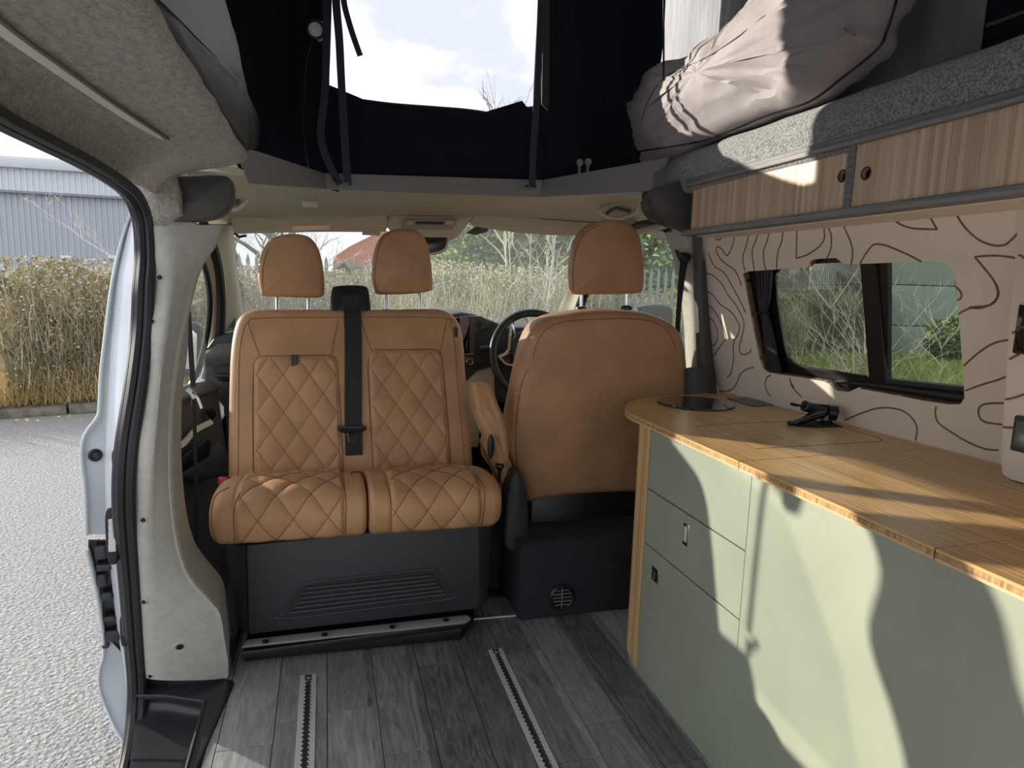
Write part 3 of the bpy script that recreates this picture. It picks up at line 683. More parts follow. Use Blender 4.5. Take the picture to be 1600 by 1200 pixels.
# dark pillar strip left of board and driver side B pillar
O('pillar_strip', sheet([[P(u, v, y=2.02) for u, v in px('1084,368 1086,450 1090,540 1094,640')], [P(u, v, y=2.0) for u, v in px('1098,368 1097,450 1101,540 1114,640')], [P(u, v, y=2.06) for u, v in px('1112,360 1110,450 1116,540 1130,640')]], 20, 8, .006), dplastic2, wr_)
bR = sheet([[P(u, v, y=2.12) for u, v in px('1042,362 1056,400 1066,450 1073,500 1076,560 1078,660')], [P(u, v, y=2.06) for u, v in px('1064,360 1074,400 1082,450 1086,500 1087,560 1088,660')], [P(u, v, y=2.05) for u, v in px('1092,355 1092,400 1093,450 1096,500 1098,560 1100,660')]], 26, 10, .012)
O('pillar_trim', bR, pillar, wr_)
O('pillar_lower_trim', sheet([[P(u, v, y=2.0) for u, v in px('1074,575 1074,660')], [P(u, v, y=1.97) for u, v in px('1086,573 1086,660')], [P(u, v, y=1.98) for u, v in px('1102,575 1104,660')]], 8, 8, .01), dplastic2, wr_)
t = TH('belt_guide', 'black seat belt guide and strap on the driver side pillar', 'seat belt', P(1066, 402, y=2.04))
O('bracket', puff(PP('1055,390 1062,394 1076,396 1078,404 1072,412 1064,410 1060,402', y=2.04), (0, -1, 0), (.003, .002), (.003, 0), .012), blackp, t)
O('webbing', ribbon(cat_(PP('1070,404 1066,430 1062,470 1058,530 1056,620', y=2.03), 12), [.03, .028, .026, .024, .022, .02, .018, .018, .018, .018, .018, .018], (0, -1, 0), .002), beltm, t)

# ---- window_1: frame, glass, bars, curtain
wn = TH('window_1', None, None, (1.36, 1.4, .9), kind='structure')
def wo(s, off): return [wp(u, v, -off) for u, v in px(s)]
def wbar(s, m, nm, o0=.02, o1=.035, bev=.002):
    a = wo(s, o0); return O(nm, prism(a, WN * (o1 - o0)), m, wn, bevel=bev, seg=1)
D_ = .028
wbar('1140,385 1530,370 1530,404 1380,407 1240,414 1222,418 1210,430 1140,450', blackp, 'top_frame', D_)
wbar('1140,440 1212,430 1214,470 1226,545 1240,600 1140,600', blackp, 'side_frame', D_)
wbar('1170,560 1226,545 1236,565 1250,573 1358,590 1380,598 1430,600 1520,612 1520,655 1350,640 1200,612', blackp, 'bottom_frame', D_)
wbar('1342,400 1368,400 1386,612 1358,606', blackp, 'centre_bar', D_ - .008, D_ + .01)
wbar('1371,398 1387,398 1386,612 1378,612', blackp, 'sliding_bar', D_ - .002, D_ + .014)
wbar('1383,599 1510,613 1510,606 1383,592', dplastic, 'sliding_track', D_ - .016, D_)
wbar('1300,596 1510,626 1510,619 1360,600', dplastic, 'sliding_track', D_ - .012, D_ + .002)
wbar('1486,395 1530,395 1530,640 1509,640 1500,520', blackp, 'side_frame', D_)
O('glass_pane', prism(wo('1190,405 1372,400 1372,615 1190,600', D_ + .008), WN * .003), tintglass, wn)
O('glass_pane', prism(wo('1370,398 1530,392 1530,640 1370,615', D_ + .020), WN * .003), tintglass, wn)
O('glass_gasket', tube([q - WN * .0 for q in cat_(wo('1212,434 1216,480 1228,548 1238,562 1255,571 1355,588', D_ - .001), 40)], .0022, 6), mat('gasket', (.05, .05, .055), .3), wn)
cs = []
for k in range(15):
    f = k / 14; zz = .006 * math.cos(k * 2.4)
    cs.append([wp(u0 * (1 - f) + u1 * f, v, -.014 + zz) for u0, u1, v in ((1180, 1208, 405), (1182, 1206, 440), (1184, 1203, 470), (1187, 1199, 487), (1190, 1201, 494), (1192, 1208, 520), (1196, 1216, 560), (1200, 1224, 592))])
t = TH('curtain', 'plum grey curtain tied back at the far edge of the tinted window', 'curtain', wp(1195, 490, -.02))
O('drape', sheet(cs, 26, 30, .002), curtainm, t); O('tie', tube(cat_([wp(1184, 490, .0), wp(1192, 487, .004), wp(1202, 490, 0)], 8), .004, 6), blackp, t)

# ---- tall panel with controls, right edge
t = TH('control_panel', 'thick cream grooved panel with black controls at the right frame edge', 'panel', (1.3, .7, .712))
pa = P(1592, 322, x=1.26).y
ptop, pbot = P(1592, 322, x=1.255), P(1558, 748, x=1.255)
q = [Vector((1.255, ptop.y, 1.218)), Vector((1.255, (pbot.y + ptop.y) / 2 + .004, 1.0)), Vector((1.257, pbot.y, .74)), Vector((1.26, pbot.y - .004, .716)), Vector((1.26, pbot.y - .02, .711)), Vector((1.26, .2, .711)), Vector((1.255, .2, 1.218))]
cp = O('board', prism(q, (.11, 0, 0)), cream, t, bevel=.003)
pp = lambda u, v: P(u, v, x=1.2543)
for s in ('680,300 705,292 730,288', '662,455 690,440 720,425', '640,690 690,680 750,660', '622,852 660,856 710,855'):
    O('routed_groove', gro(s, cD, .0042, pl_=pp), groove, t)
O('routed_groove', gro('1563,330 1590,340 1600,352', cB, .0042, pl_=pp), groove, t)
c0, c1 = P(1586, 648, x=1.25), P(1590, 706, x=1.25)
O('switch_plate', box((1.247, c1.y - .10, c1.z), (1.256, c0.y, c0.z)), dplastic, t, bevel=.004); O('switch', box((1.244, c1.y - .09, c1.z + .01), (1.249, c0.y - .008, c0.z - .008)), mat('green grey switch', (.09, .11, .11), .35), t, bevel=.004)
c0, c1 = P(1593, 474, x=1.25), P(1594, 554, x=1.25)
O('display', box((1.246, c1.y - .12, c1.z), (1.256, c0.y, c0.z)), blackglass, t, bevel=.005)

# ================================================================ KITCHEN
ktop = .690; z1, z2 = .528, .378; yL = 1.545; yM = 1.112; yend = 1.60; XB = 1.30
kb = TH('kitchen_cabinet', 'sage green kitchen cabinet with bamboo corner strip, under the bamboo worktop', 'cabinet', (1.05, .9, 0))
def front(y0, y1, za, zb, nm, par, x=XC, th=.016, **k): return O(nm, box((x, y0, za), (x + th, y1, zb)), sage, par, bevel=.0012, seg=1, **k)
g = .0016
O('carcass', prism([Vector((XC + .017, -.4, .0)), Vector((XC + .017, yL + .005, .0)), Vector((.90, 1.615, 0)), Vector((.99, 1.68, 0)), Vector((1.10, 1.70, 0)), Vector((XB, 1.70, 0)), Vector((XB, -.4, 0))], (0, 0, ktop - .001)), sage_e, kb)
front(yM + g, yL, z1 + g, ktop, 'front_panel', kb)
front(-.4, yM + g, .0, ktop, 'front_panel', kb)
dr = front(yM + g, yL, z2 + g, z1 - g, 'drawer', kb)
dd = front(yM + g, yL, .002, z2 - g, 'door', kb)
# bamboo corner strip curves round the end, its foot rounded
arc = [(XC - .001, 1.548), (XC - .001, 1.60), (XC + .004, 1.622), (XC + .02, 1.640), (XC + .05, 1.655), (XC + .12, 1.69), (XC + .2, 1.715)]
A = []; B = []
for i, (x, y) in enumerate(arc):
    zf = [.012, .03, .05, .07, .07, .07, .07][i]; A.append(Vector((x, y, zf))); B.append(Vector((x, y, ktop)))
O('corner_strip', sheet([A, B], 40, 6, .012), bamboo_v, kb)
O('toe', prism([Vector((XC + .002, 1.50, 0)), Vector((XC + .002, 1.60, 0)), Vector((XC + .03, 1.63, 0)), Vector((XC + .16, 1.68, 0)), Vector((XC + .16, 1.50, 0))], (0, 0, .06)), sage, kb, bevel=.003)
c = P(1073, 835, x=XC)
hd_ = O('handle', box((XC - .004, c.y - .012, c.z - .027), (XC + .001, c.y + .012, c.z + .027)), chrome, dr, bevel=.002, label='chrome flush pull')
O('finger_cup', box((XC - .0055, c.y - .007, c.z - .018), (XC - .0035, c.y + .007, c.z + .020)), alu, kb, bevel=.0015)
c = P(1025, 898, x=XC)
O('latch', box((XC - .004, c.y - .019, c.z - .019), (XC + .001, c.y + .019, c.z + .019)), chrome, dd, bevel=.002, label='square latch with a black push button')
O('latch_button', box((XC - .006, c.y - .015, c.z - .015), (XC - .0035, c.y + .015, c.z + .015)), blackp, kb, bevel=.0015)
O('latch_rim', tube([Vector((XC - .007, c.y + a, c.z + b)) for a, b in ((-.004, -.010), (-.004, .010), (.011, .010), (.011, -.010))], .001, 4, closed=True), chrome, kb)

# worktop: three sections with 2 mm joints; sink lid; the wall side is straight
zt, zb = .709, .691
wt = TH('worktop', 'honey bamboo worktop with layered edge, joints and an inset sink lid', 'worktop', (1.05, .9, zb))
ys1, ys2 = P(1168, 720, z=zt).y, P(1478, 852, z=zt).y
xf = .808
def wallx(y): return 1.575 - .22 * zt - .05 * y - .001
def xline(u0, v0, u1, v1):
    a, b = P(u0, v0, z=zt), P(u1, v1, z=zt); return a, b
s1a, s1b = xline(1168, 720, 1385, 704); s2a, s2b = xline(1478, 854, 1600, 840)
def yat(a, b, x): return a.y + (b.y - a.y) * (x - a.x) / (b.x - a.x)
left_curve = [P(u, v, z=zt) for u, v in px('1080,683 1030,664 1000,653 983,645 977,638 980,630 995,624 1020,620 1060,617 1100,614')]
for q in left_curve[:2]: q.x = xf
secs = []
o1 = [Vector((xf, yat(s1a, s1b, xf) + .001, zt))] + cat_(left_curve, 30) + [Vector((wallx(2.0), 1.93, zt)), Vector((wallx(1.1), yat(s1a, s1b, 1.2) + .001, zt)), Vector((1.2, yat(s1a, s1b, 1.2) + .001, zt))]
o2 = [Vector((xf, yat(s2a, s2b, xf) + .001, zt)), Vector((xf, yat(s1a, s1b, xf) - .001, zt)), Vector((1.2, yat(s1a, s1b, 1.2) - .001, zt)), Vector((wallx(1.2), yat(s1a, s1b, 1.2) - .001, zt)), Vector((wallx(.6), yat(s2a, s2b, 1.3) + .001, zt))]
o3 = [Vector((xf, -.4, zt)), Vector((xf, yat(s2a, s2b, xf) - .001, zt)), Vector((wallx(.6), yat(s2a, s2b, 1.3) - .001, zt)), Vector((wallx(0), -.4, zt))]
for o_, nm in ((o1, 'worktop_section'), (o2, 'lid_section'), (o3, 'lid_section')):
    O(nm, prism([q - Vector((0, 0, .0052)) for q in o_][::1], (0, 0, .0052)), bamboo, wt, bevel=.0008, seg=1)
    c = sum(o_, Vector()) / len(o_)
    inset = [q - Vector((0, 0, .0132)) for q in o_]
    O('core_layer', prism(inset, (0, 0, .008)), bamboo_e, wt)
    O('bottom_layer', prism([q - Vector((0, 0, .018)) for q in o_], (0, 0, .0048)), bamboo_l, wt, bevel=.0006, seg=1)
def top(u, v, o=.0003): return P(u, v, z=zt + o)
cF = lambda X, Y: (1040 + X * .1875, 600 + Y * .1875)
lid = [(1091, 668), (1094, 665.5), (1150, 662), (1220, 658.5), (1232, 659), (1245, 666), (1270, 668), (1300, 669), (1320, 669), (1372, 684), (1376, 687), (1370, 690), (1300, 694), (1180, 701)]
seam = mat('dark joint', (.05, .022, .008), .9)
O('lid_joint', ribbon(cat_([top(*p) for p in lid[:5]], 20), .0022, (0, 0, 1), .0004), seam, wt)
O('lid_joint', ribbon(cat_([top(*p) for p in lid[8:]], 20), .0020, (0, 0, 1), .0004), seam, wt)
O('tap_recess', prism([top(*p) for p in px('1228,659.5 1246,667 1278,668.5 1318,667.5 1298,659 1262,656')], (0, 0, .0006)), mat('recess', (.02, .009, .004), .9), wt)
# hob
hc, hr = P(1088, 632, z=zt), .0
a, b = P(1030, 632, z=zt), P(1147, 633, z=zt); hr = (b - a).length / 2; hc = (a + b) / 2; hc.y = P(1088, 631, z=zt).y
f_, n_ = P(1088, 643.5, z=zt), P(1088, 621.5, z=zt); hc = Vector((hc.x, (f_.y + n_.y) / 2, zt)); hr = (n_.y - f_.y) / 2 * 1.0
t = TH('sink_lid', 'round black glass lid let into the rounded end of the worktop', 'hob', (hc.x, hc.y, zt))
O('glass_disc', lathe(hc, (0, 0, 1), [(hr, 0), (hr, .005), (hr * .985, .007), (hr * .5, .0072), (0.001, .0072)], 64), blackglass, t)
O('rim', tube([hc + Vector((hr * math.cos(i / 48 * 2 * math.pi), hr * math.sin(i / 48 * 2 * math.pi), .002)) for i in range(48)], .002, 6, closed=True), dplastic, t)
t = TH('hob_control', 'flat dark grey touch panel behind the round black glass lid', 'control', P(1168, 627, z=zt))
q = [P(u, v, z=zt + .0005) for u, v in px('1136,623 1168,621 1208,633 1176,635.5')]
O('plate', prism(q, (0, 0, .002)), mat('control glass', (.07, .072, .075), .3), t, bevel=.0006, seg=1)
V = []
for i in range(3):
    f0, f1 = .18 + i * .27, .38 + i * .27; A_, B_ = q[0].lerp(q[3], f0).lerp(q[1].lerp(q[2], f0), .25), q[0].lerp(q[3], f1).lerp(q[1].lerp(q[2], f1), .25)
    C_, D2 = q[0].lerp(q[3], f1).lerp(q[1].lerp(q[2], f1), .75), q[0].lerp(q[3], f0).lerp(q[1].lerp(q[2], f0), .75)
    V.append(tube([p + Vector((0, 0, .0024)) for p in (A_, B_, C_, D2)], .0006, 4, closed=True))
O('touch_field', join(*V), greyprint, t)
# folding tap, lying along the worktop
t = TH('tap', 'gloss black fold-down mixer tap lying on the worktop', 'tap', P(1270, 660, z=zt))
TY = P(1275, 662, z=zt).y
def tp(u, v, dy=0): return P(u, v, y=TY + dy)
O('spout', tube(cat_([tp(1236, 660.5, -.01), tp(1246, 659, -.01), tp(1268, 652, -.005), tp(1290, 645, 0), tp(1306, 641, 0)], 16), .01, 12, rr=[.0062 + .0005 * i for i in range(16)]), tapm, t)
O('nozzle', tube([tp(1233, 661, -.012), tp(1241, 662, -.012), tp(1246, 660, -.012)], .0072, 12), tapm, t)
O('body', tube([tp(1256, 634, .01), tp(1270, 637, .01), tp(1288, 640, .008), tp(1302, 643, 0)], .017, 20, rr=[.015, .016, .0165, .0165]), tapm, t, bevel=.002)
O('cap', cyl(tp(1294, 644, .0), tp(1308, 646, -.012) - tp(1294, 644, .0), .0205, .022, 28), blackp, t, bevel=.002)
O('lever', tube(cat_([tp(1236, 631, .015), tp(1246, 633, .015), tp(1258, 634, .012)], 8), .0042, 8), tapm, t)
O('neck', tube(cat_([tp(1262, 652, .0), tp(1272, 645, .0), tp(1284, 642, .004)], 10), .0085, 10), tapm, t)
O('base_collar', lathe(Vector((tp(1290, 662).x, TY, zt)), (0, 0, 1), [(.02, 0), (.02, .004), (.014, .01), (.012, .03)], 20), tapm, t)

# ================================================================ SEATS
def quilt(x, z, w, h):
    a, b = x / w + z / h, x / w - z / h
    return (abs(math.sin(math.pi * a)) * abs(math.sin(math.pi * b))) ** .34
# ---- double seat: backrest
ds = TH('double_seat', 'tan quilted double seat turned to face the living area, on a charcoal pedestal', 'seat', (.1, 2.0, 0))
BN = Vector((0, -1, .28)).normalized(); BP = Vector((0, 2.10, .44))
def bpt_(u, v, o=0): return PN(u, v, BP + BN * o, BN)
ol = cat_([bpt_(u, v) for u, v in px('358,800 360,745 360,690 361,620 363,560 368,522 377,500 395,490 420,488 480,488 540,488 600,488 650,487 685,488 704,497 716,516 721,545 724,590 729,650 733,700 735,745 735,800 650,800 545,800 450,800')], 130, True)
bk = puff(ol, BN, (.035, .012), (.04, .01), .07); O('backrest', bk, leather, ds); bt = bvh(bk)
def panelq(s, nx, nz, w, h, depth=.0065, nm='quilted_panel', r=.10):
    q = [bpt_(*p) for p in px(s)]                                   # TL TR BR BL
    V = []; F = []; Wd = (q[1] - q[0]).length; Hd = (q[3] - q[0]).length
    for j in range(nz + 1):
        for i in range(nx + 1):
            s_, t_ = i / nx, j / nz; base = q[0].lerp(q[1], s_).lerp(q[3].lerp(q[2], s_), t_)
            d = (base - EYE).normalized(); hh = bt.ray_cast(EYE, d); base = hh[0] if hh[0] else base
            X, Z = s_ * Wd, t_ * Hd; ex, ez = min(X, Wd - X), min(Z, Hd - Z)
            if t_ > .5: ez = max(ez, .03)
            R_ = .03; e_ = min(ex, ez)
            if ex < R_ and ez < R_: e_ = R_ - math.hypot(R_ - ex, R_ - ez)
            fe = max(0, min(1, e_ / .014)); fe = fe * fe * (3 - 2 * fe)
            hgt = .001 + fe * (.002 + depth * quilt(X - Wd / 2, Z, w, h)) if e_ > -.002 else -.006
            V.append(base + BN * hgt)
    for j in range(nz):
        for i in range(nx):
            a = j * (nx + 1) + i; F.append((a, a + 1, a + nx + 2, a + nx + 1))
    k = len(V); V += [p - BN * .012 for p in V]; F += [tuple(i + k for i in f[::-1]) for f in F]
    bd = [i for i in range(nx + 1)] + [j * (nx + 1) + nx for j in range(1, nz + 1)] + [nz * (nx + 1) + i for i in range(nx - 1, -1, -1)] + [j * (nx + 1) for j in range(nz - 1, 0, -1)]
    F += [(bd[i], bd[i - 1], bd[i - 1] + k, bd[i] + k) for i in range(len(bd))]
    o = O(nm, (V, F), leather, ds, ang=80); st = []
    for sg in (1, -1):
        for n_ in range(-40, 40):
            run = []
            for q in range(121):
                Z = Hd * q / 120; X = w * (n_ - sg * Z / h) + Wd / 2
                if .006 < X < Wd - .006 and Z > .006:
                    fx, fz = X / Wd * nx, Z / Hd * nz; i, j = min(nx - 1, int(fx)), min(nz - 1, int(fz)); fx -= i; fz -= j
                    a, b, c, d = (V[jj * (nx + 1) + ii] for jj, ii in ((j, i), (j, i + 1), (j + 1, i), (j + 1, i + 1)))
                    run.append(a.lerp(b, fx).lerp(c.lerp(d, fx), fz) + BN * .0004)
            if len(run) > 3: st.append(tube(run, .0006, 4))
    O('quilt_stitching', join(*st), leather_d, o, kind='stuff'); return o
qp1 = panelq('396,556 528,556 538,778 397,778', 100, 150, .079, .118)
qp2 = panelq('575,546 690,547 707,768 584,768', 92, 150, .079, .118)
def seamo(s, m=leather_d, r=.0011, par=None, t_=None, nm='seam', off=.0006, n=None):
    e = castline(t_ or bt, s, off, n)
    if len(e) > 3: O(nm, tube(e, r, 5), m, par or ds)
for s in ('396,745 395,650 396,580 399,564 408,557 440,556 500,555 519,557 526,566 529,600 534,680 537,748', '584,742 579,660 576,600 575,570 580,553 592,547 640,546 676,546 688,552 692,575 700,660 705,738'):
    seamo(s, r=.0017)
for s in ('387,503 396,530 406,555', '528,503 522,530 518,555', '565,503 572,525 581,550', '698,500 693,525 688,548', '372,742 373,640 374,560 379,522 388,503 410,497 540,496 690,497 705,510 711,545 715,600 722,680 727,740'):
    seamo(s)
for s in ('366,742 366,640 368,560 372,522 382,502',): seamo(s, leather_l, .0008)
h = cast(bt, 461, 570, .006)
O('pull_tab', box(h[0] - Vector((.010, .003, .027)), h[0] + Vector((.010, .003, .030))), blackp, ds, bevel=.002)
h = cast(bt, 712, 519, .0)
if h: O('side_tag', box(h[0] - Vector((.006, .006, .016)), h[0] + Vector((.006, .006, .016))), blackp, ds, bevel=.002)
# ---- headrests
def headrest(out, y, par, posts, ytop, m=leather, belly=.012, seam=None, light=None, d=(0, -1, .05)):
    o_ = cat_(PP(out, y=y), 70, True); vf = puff(o_, d, (.020, belly), (.035, .02), .045)
    hr_ = O('headrest', vf, m, par); tt = bvh(vf)
    if seam:
        e = castline(tt, seam, .0005)
        if len(e) > 3: O('headrest_seam', tube(e, .0011, 5), leather_d, hr_)
    if light:
        e = castline(tt, light, .0005)
        if len(e) > 3: O('headrest_stitching', tube(e, .0008, 5), leather_l, hr_)
    for u, v0, v1 in posts:
        a, b = P(u, v0, y=y), P(u, v1, y=ytop)
        O('headrest_post', tube([a + Vector((0, 0, .02)), b - Vector((0, 0, .02))], .0062, 12), chrome, par)
        O('post_collar', lathe(b - Vector((0, 0, .008)), (0, 0, 1), [(.020, 0), (.021, .006), (.018, .013), (.008, .015)], 20), blackp, par)
    return hr_
headrest('407,452 404,430 407,405 416,385 432,371 455,367 480,370 494,383 502,403 506,428 507,452 503,463 480,465 430,463 411,462', 2.28, ds, ((433, 463, 487), (482, 463, 487)), 2.27,
         seam='411,461 410,440 412,412 420,388', light=None)
headrest('586,455 581,430 583,400 590,378 600,366 620,359 645,361 660,370 668,390 673,420 674,446 670,455 640,459 600,460 590,459', 2.28, ds, ((604, 458, 486), (656, 457, 486)), 2.27,
         seam='588,456 586,430 589,400 597,375 610,364', light='586,452 583,430 585,400 592,380')
# ---- belt
t_ = bt
hsb = [bpt_(u, v, .02) for u, v in px('517,490 516,478 518,458 523,451 545,449 566,450 574,454 577,470 579,490 576,500 520,500')]
O('belt_housing', puff(cat_(hsb, 40, True), BN, (.010, .006), (.01, 0), .05), blackp, ds)
e = []
for u, v in px('547,462 550,480'): e.append(bpt_(u, v, .062))
for u, v in px('551,495 552,540 552,600 552,660 553,700'):
    h = cast(bt, u, v, .006); e.append(h[0])
e += [bpt_(553, 745, .05), bpt_(553, 765, .03)]
O('belt_webbing', ribbon(cat_(e, 40), .052, BN, .0025), beltm, ds)
c = cast(bt, 550, 671, .016)[0]
tg = O('belt_tongue', puff([c + Vector((x * .043, 0, z * .011)) for x, z in ((-1, -.2), (-1, .7), (-.7, 1), (.7, 1), (1, .7), (1, -.2), (.6, -1), (-.6, -1))], BN, (.003, .002), (.003, 0), .008), blackp, ds)
O('tongue_plate', tube([c + Vector((x, 0, z)) for x, z in ((-.012, -.012), (-.009, -.036), (.009, -.036), (.012, -.012))], .0028, 6, closed=True), chrome, tg)
for u, v, y in ((557, 743, 1.90), (350, 751, 1.93)):
    c = P(u, v, y=y); b_ = O('buckle', box(c - Vector((.016, .012, .05)), c + Vector((.016, .012, .010))), blackp, ds, bevel=.004)
    O('release_button', box(c + Vector((-.012, -.016, -.006)), c + Vector((.012, -.006, .012))), red, b_, bevel=.003, label='red release button')

# ---- cushions
def cushion(xa, xb, zoff, qa, qb, label=None, yoff=0):
    prof = [(2.16, .36), (1.95, .362), (1.80, .364), (1.745, .380), (1.722, .42), (1.724, .462), (1.745, .492), (1.80, .507), (1.90, .502), (2.02, .478), (2.12, .452), (2.20, .435), (2.20, .38)]
    NP, NX = 130, 120; pr = cat_([(0, y + yoff, z + zoff) for y, z in prof], NP, True); cc = Vector((0, 1.95, .44 + zoff)); V = []; F = []
    nr = []
    for i in range(NP):
        t = pr[(i + 1) % NP] - pr[i - 1]; q = Vector((0, t.z, -t.y)).normalized()
        if q.dot(pr[i] - cc) < 0: q = -q
        nr.append(q)
    L = [0]
    for i in range(1, NP): L.append(L[-1] + (pr[i] - pr[i - 1]).length)
    for k in range(NX + 1):
        x = xa + (xb - xa) * k / NX; e = min(x - xa, xb - x); rr = .035 if (k < NX / 2) == (xa < 0) else .018
        ins = rr * (1 - math.sqrt(max(0, 1 - (1 - min(1, e / rr)) ** 2)))
        fq = max(0, min(1, min(x - qa, qb - x) / .012)); fq = fq * fq * (3 - 2 * fq)
        dq = abs(min(x - qa, qb - x)); sm_ = -.003 * math.exp(-(dq / .004) ** 2)
        for i in range(NP):
            y, z = pr[i].y, pr[i].z; up = max(0, min(1, (z - .372) / .02)) * (y < 2.15)
            hq = fq * up * (.002 + .0085 * quilt(x, L[i], .086, .122)) + sm_ * up
            V.append(Vector((x, y, z)) + nr[i] * (hq - ins))
    for k in range(NX):
        for i in range(NP): F.append((k * NP + i, k * NP + (i + 1) % NP, (k + 1) * NP + (i + 1) % NP, (k + 1) * NP + i))
    F += [tuple(range(NP)), tuple(range(NX * NP, NX * NP + NP))]
    o = O('seat_cushion', (V, F), leather, ds, ang=80); st = []
    def at(x, l):
        k = max(0, min(NX, (x - xa) / (xb - xa) * NX)); i = 0
        while i < NP - 2 and L[i + 1] < l: i += 1
        f = max(0, min(1, (l - L[i]) / max(1e-6, L[i + 1] - L[i]))); k0_ = min(NX - 1, int(k)); g_ = k - k0_
        p = V[k0_ * NP + i].lerp(V[k0_ * NP + i + 1], f).lerp(V[(k0_ + 1) * NP + i].lerp(V[(k0_ + 1) * NP + i + 1], f), g_); return p + nr[i] * .0006
    l0 = next(L[i] for i in range(NP) if pr[i].z > .378 + zoff and pr[i].y < 1.8); l1 = next(L[i] for i in range(NP) if L[i] > l0 and pr[i].y > 2.13)
    for sg in (1, -1):
        for n_ in range(-60, 60):
            run = []
            for q in range(81):
                l = l0 + (l1 - l0) * q / 80; x = .086 * (n_ - sg * l / .122)
                if qa + .004 < x < qb - .004: run.append(at(x, l))
            if len(run) > 3: st.append(tube(run, .0008, 4))
    if st: O('quilt_stitching', join(*st), leather_d, o, kind='stuff')
    return o, bvh((V, F))
xm = P(575, 800, y=1.73).x
c1_, ct1 = cushion(P(327, 810, y=1.76).x, xm - .002, 0, P(366, 800, y=1.73).x, P(539, 800, y=1.73).x)
c2_, ct2 = cushion(xm + .002, P(783, 780, y=1.76).x, .0, P(610, 790, y=1.73).x, P(752, 780, y=1.73).x)
for s, tt, cu in (('339,848 331,820 332,790 340,772 358,762', ct1, c1_), ('366,848 365,815 367,790 375,770', ct1, c1_), ('540,838 541,810 541,780 537,757', ct1, c1_), ('611,832 611,800 609,770 600,752', ct2, c2_), ('753,822 757,790 756,762 745,743', ct2, c2_)):
    e = castline(tt, s, .001)
    if len(e) > 3: O('cushion_seam', tube(e, .0011, 5), leather_d, cu)
# ---- pedestal with grille and swivel plates
yb = 1.83
pd = O('pedestal', prism([P(u, v, y=yb) for u, v in px('384,852 750,814 751,952 388,993')], (0, .34, 0)), dplastic, ds, bevel=.008)
fl = [P(352, 856, y=yb + .10), P(384, 852, y=yb + .002), P(387, 993, y=yb + .002), P(370, 981, y=yb + .10)]
O('pedestal_wing', prism(fl, (0, .20, 0)), dplastic, ds, bevel=.006)
fr_ = [P(749, 815, y=yb + .002), P(768, 812, y=yb + .06), P(762, 945, y=yb + .06), P(750, 952, y=yb + .002)]
O('pedestal_wing', prism(fr_, (0, .2, 0)), dplastic, ds, bevel=.006)
gp = [P(u, v, y=yb - .001) for u, v in px('437,966 452,940 463,925 472,914 500,907 600,897 665,890 682,893 690,903 700,920 709,934 600,948')]
O('grille_frame', tube(cat_(gp, 60, True), .0032, 8, closed=True), dplastic, pd)
O('grille_recess', prism([P(u, v, y=yb - .0008) for u, v in px('445,963 460,934 474,917 500,911 600,900 664,894 680,898 703,932 600,945')], (0, -.0015, 0)), mat('grille dark', (.016, .017, .02), .5), pd)
for i in range(6):
    f = (i + .6) / 6.2
    a, b = P(477 - 28 * f + 2, 915 + 47 * f, y=yb - .004), P(676 + 27 * f - 4, 896 + 36 * f, y=yb - .004)
    O('vent_slat', tube([a, a.lerp(b, .5), b], .0042, 8), dplastic, pd)
tp_ = [P(u, v, y=yb - .02) for u, v in px('376,1008 384,998 728,962 733,968 722,974 380,1018')]
O('swivel_plate', prism([P(378, 1010, z=.078), P(386, 999, z=.082), P(730, 960, z=.085), P(736, 966, z=.08), P(727, 972, z=.075)], (0, 0, -.006)), greyalu, ds, bevel=.002)
O('swivel_base', prism([P(382, 1034, z=.006), P(720, 999, z=.006), P(740, 978, z=.006), P(740, 940, z=.006), P(400, 975, z=.006)], (0, 0, .035)), blackp, ds, bevel=.003)
O('swivel_mount', prism([P(378, 1030, z=.041), P(726, 982, z=.041), P(736, 972, z=.041), P(736, 930, z=.041), P(400, 965, z=.041)], (0, 0, .020)), blackp, ds, bevel=.003)
for u, v in ((415, 1003), (507, 992), (613, 980), (697, 969)):
    c = P(u, v, z=.083); O('plate_bolt', lathe(c, (0, 0, 1), [(.009, 0), (.009, .003), (.005, .005)], 12), blackp, ds)
O('pedestal_core', box((-.10, 1.9, .04), (.36, 2.25, .36)), blackp, ds)

# ---- driver seat
dv = TH('driver_seat', 'tan leather driver seat seen from behind, with raised armrest', 'seat', (.9, 2.2, .3))
DN = Vector((0, -1, -.10)).normalized(); DP = Vector((0, 2.08, .6))
def dpt(u, v, o=0): return PN(u, v, DP + DN * o, DN)
ol = cat_([dpt(u, v) for u, v in px('820,776 812,755 800,725 788,700 784,680 789,655 797,615 806,570 815,535 828,510 848,496 880,488 920,484 960,484 1000,487 1030,496 1050,512 1060,535 1064,570 1066,610 1064,660 1060,720 1055,765 1000,762 940,763 890,766 850,771')], 120, True)
vf = puff(ol, DN, (.045, .02), (.05, .02), .05); O('backrest', vf, leather, dv); dt = bvh(vf)
def sd(s, m=leather_d, r=.0011):
    e = castline(dt, s, .0006)
    if len(e) > 3: O('seam', tube(e, r, 5), m, dv)
sd('832,560 842,530 858,512 880,503 930,499 990,498 1025,505 1045,520 1056,545'); sd('824,774 812,740 806,700 808,650 815,600 826,575'); sd('820,772 806,740 802,700 803,650 806,612', leather_l, .0012)
headrest('892,455 890,430 892,400 900,372 915,354 940,345 962,345 982,353 994,368 1000,395 1002,425 1001,448 996,457 975,459 920,460 900,460', 2.10, dv, ((908, 458, 482), (979, 456, 480)), 2.10, seam='896,455 895,425 900,392 912,366 935,352', d=(-.1, -1, 0), belly=.014)
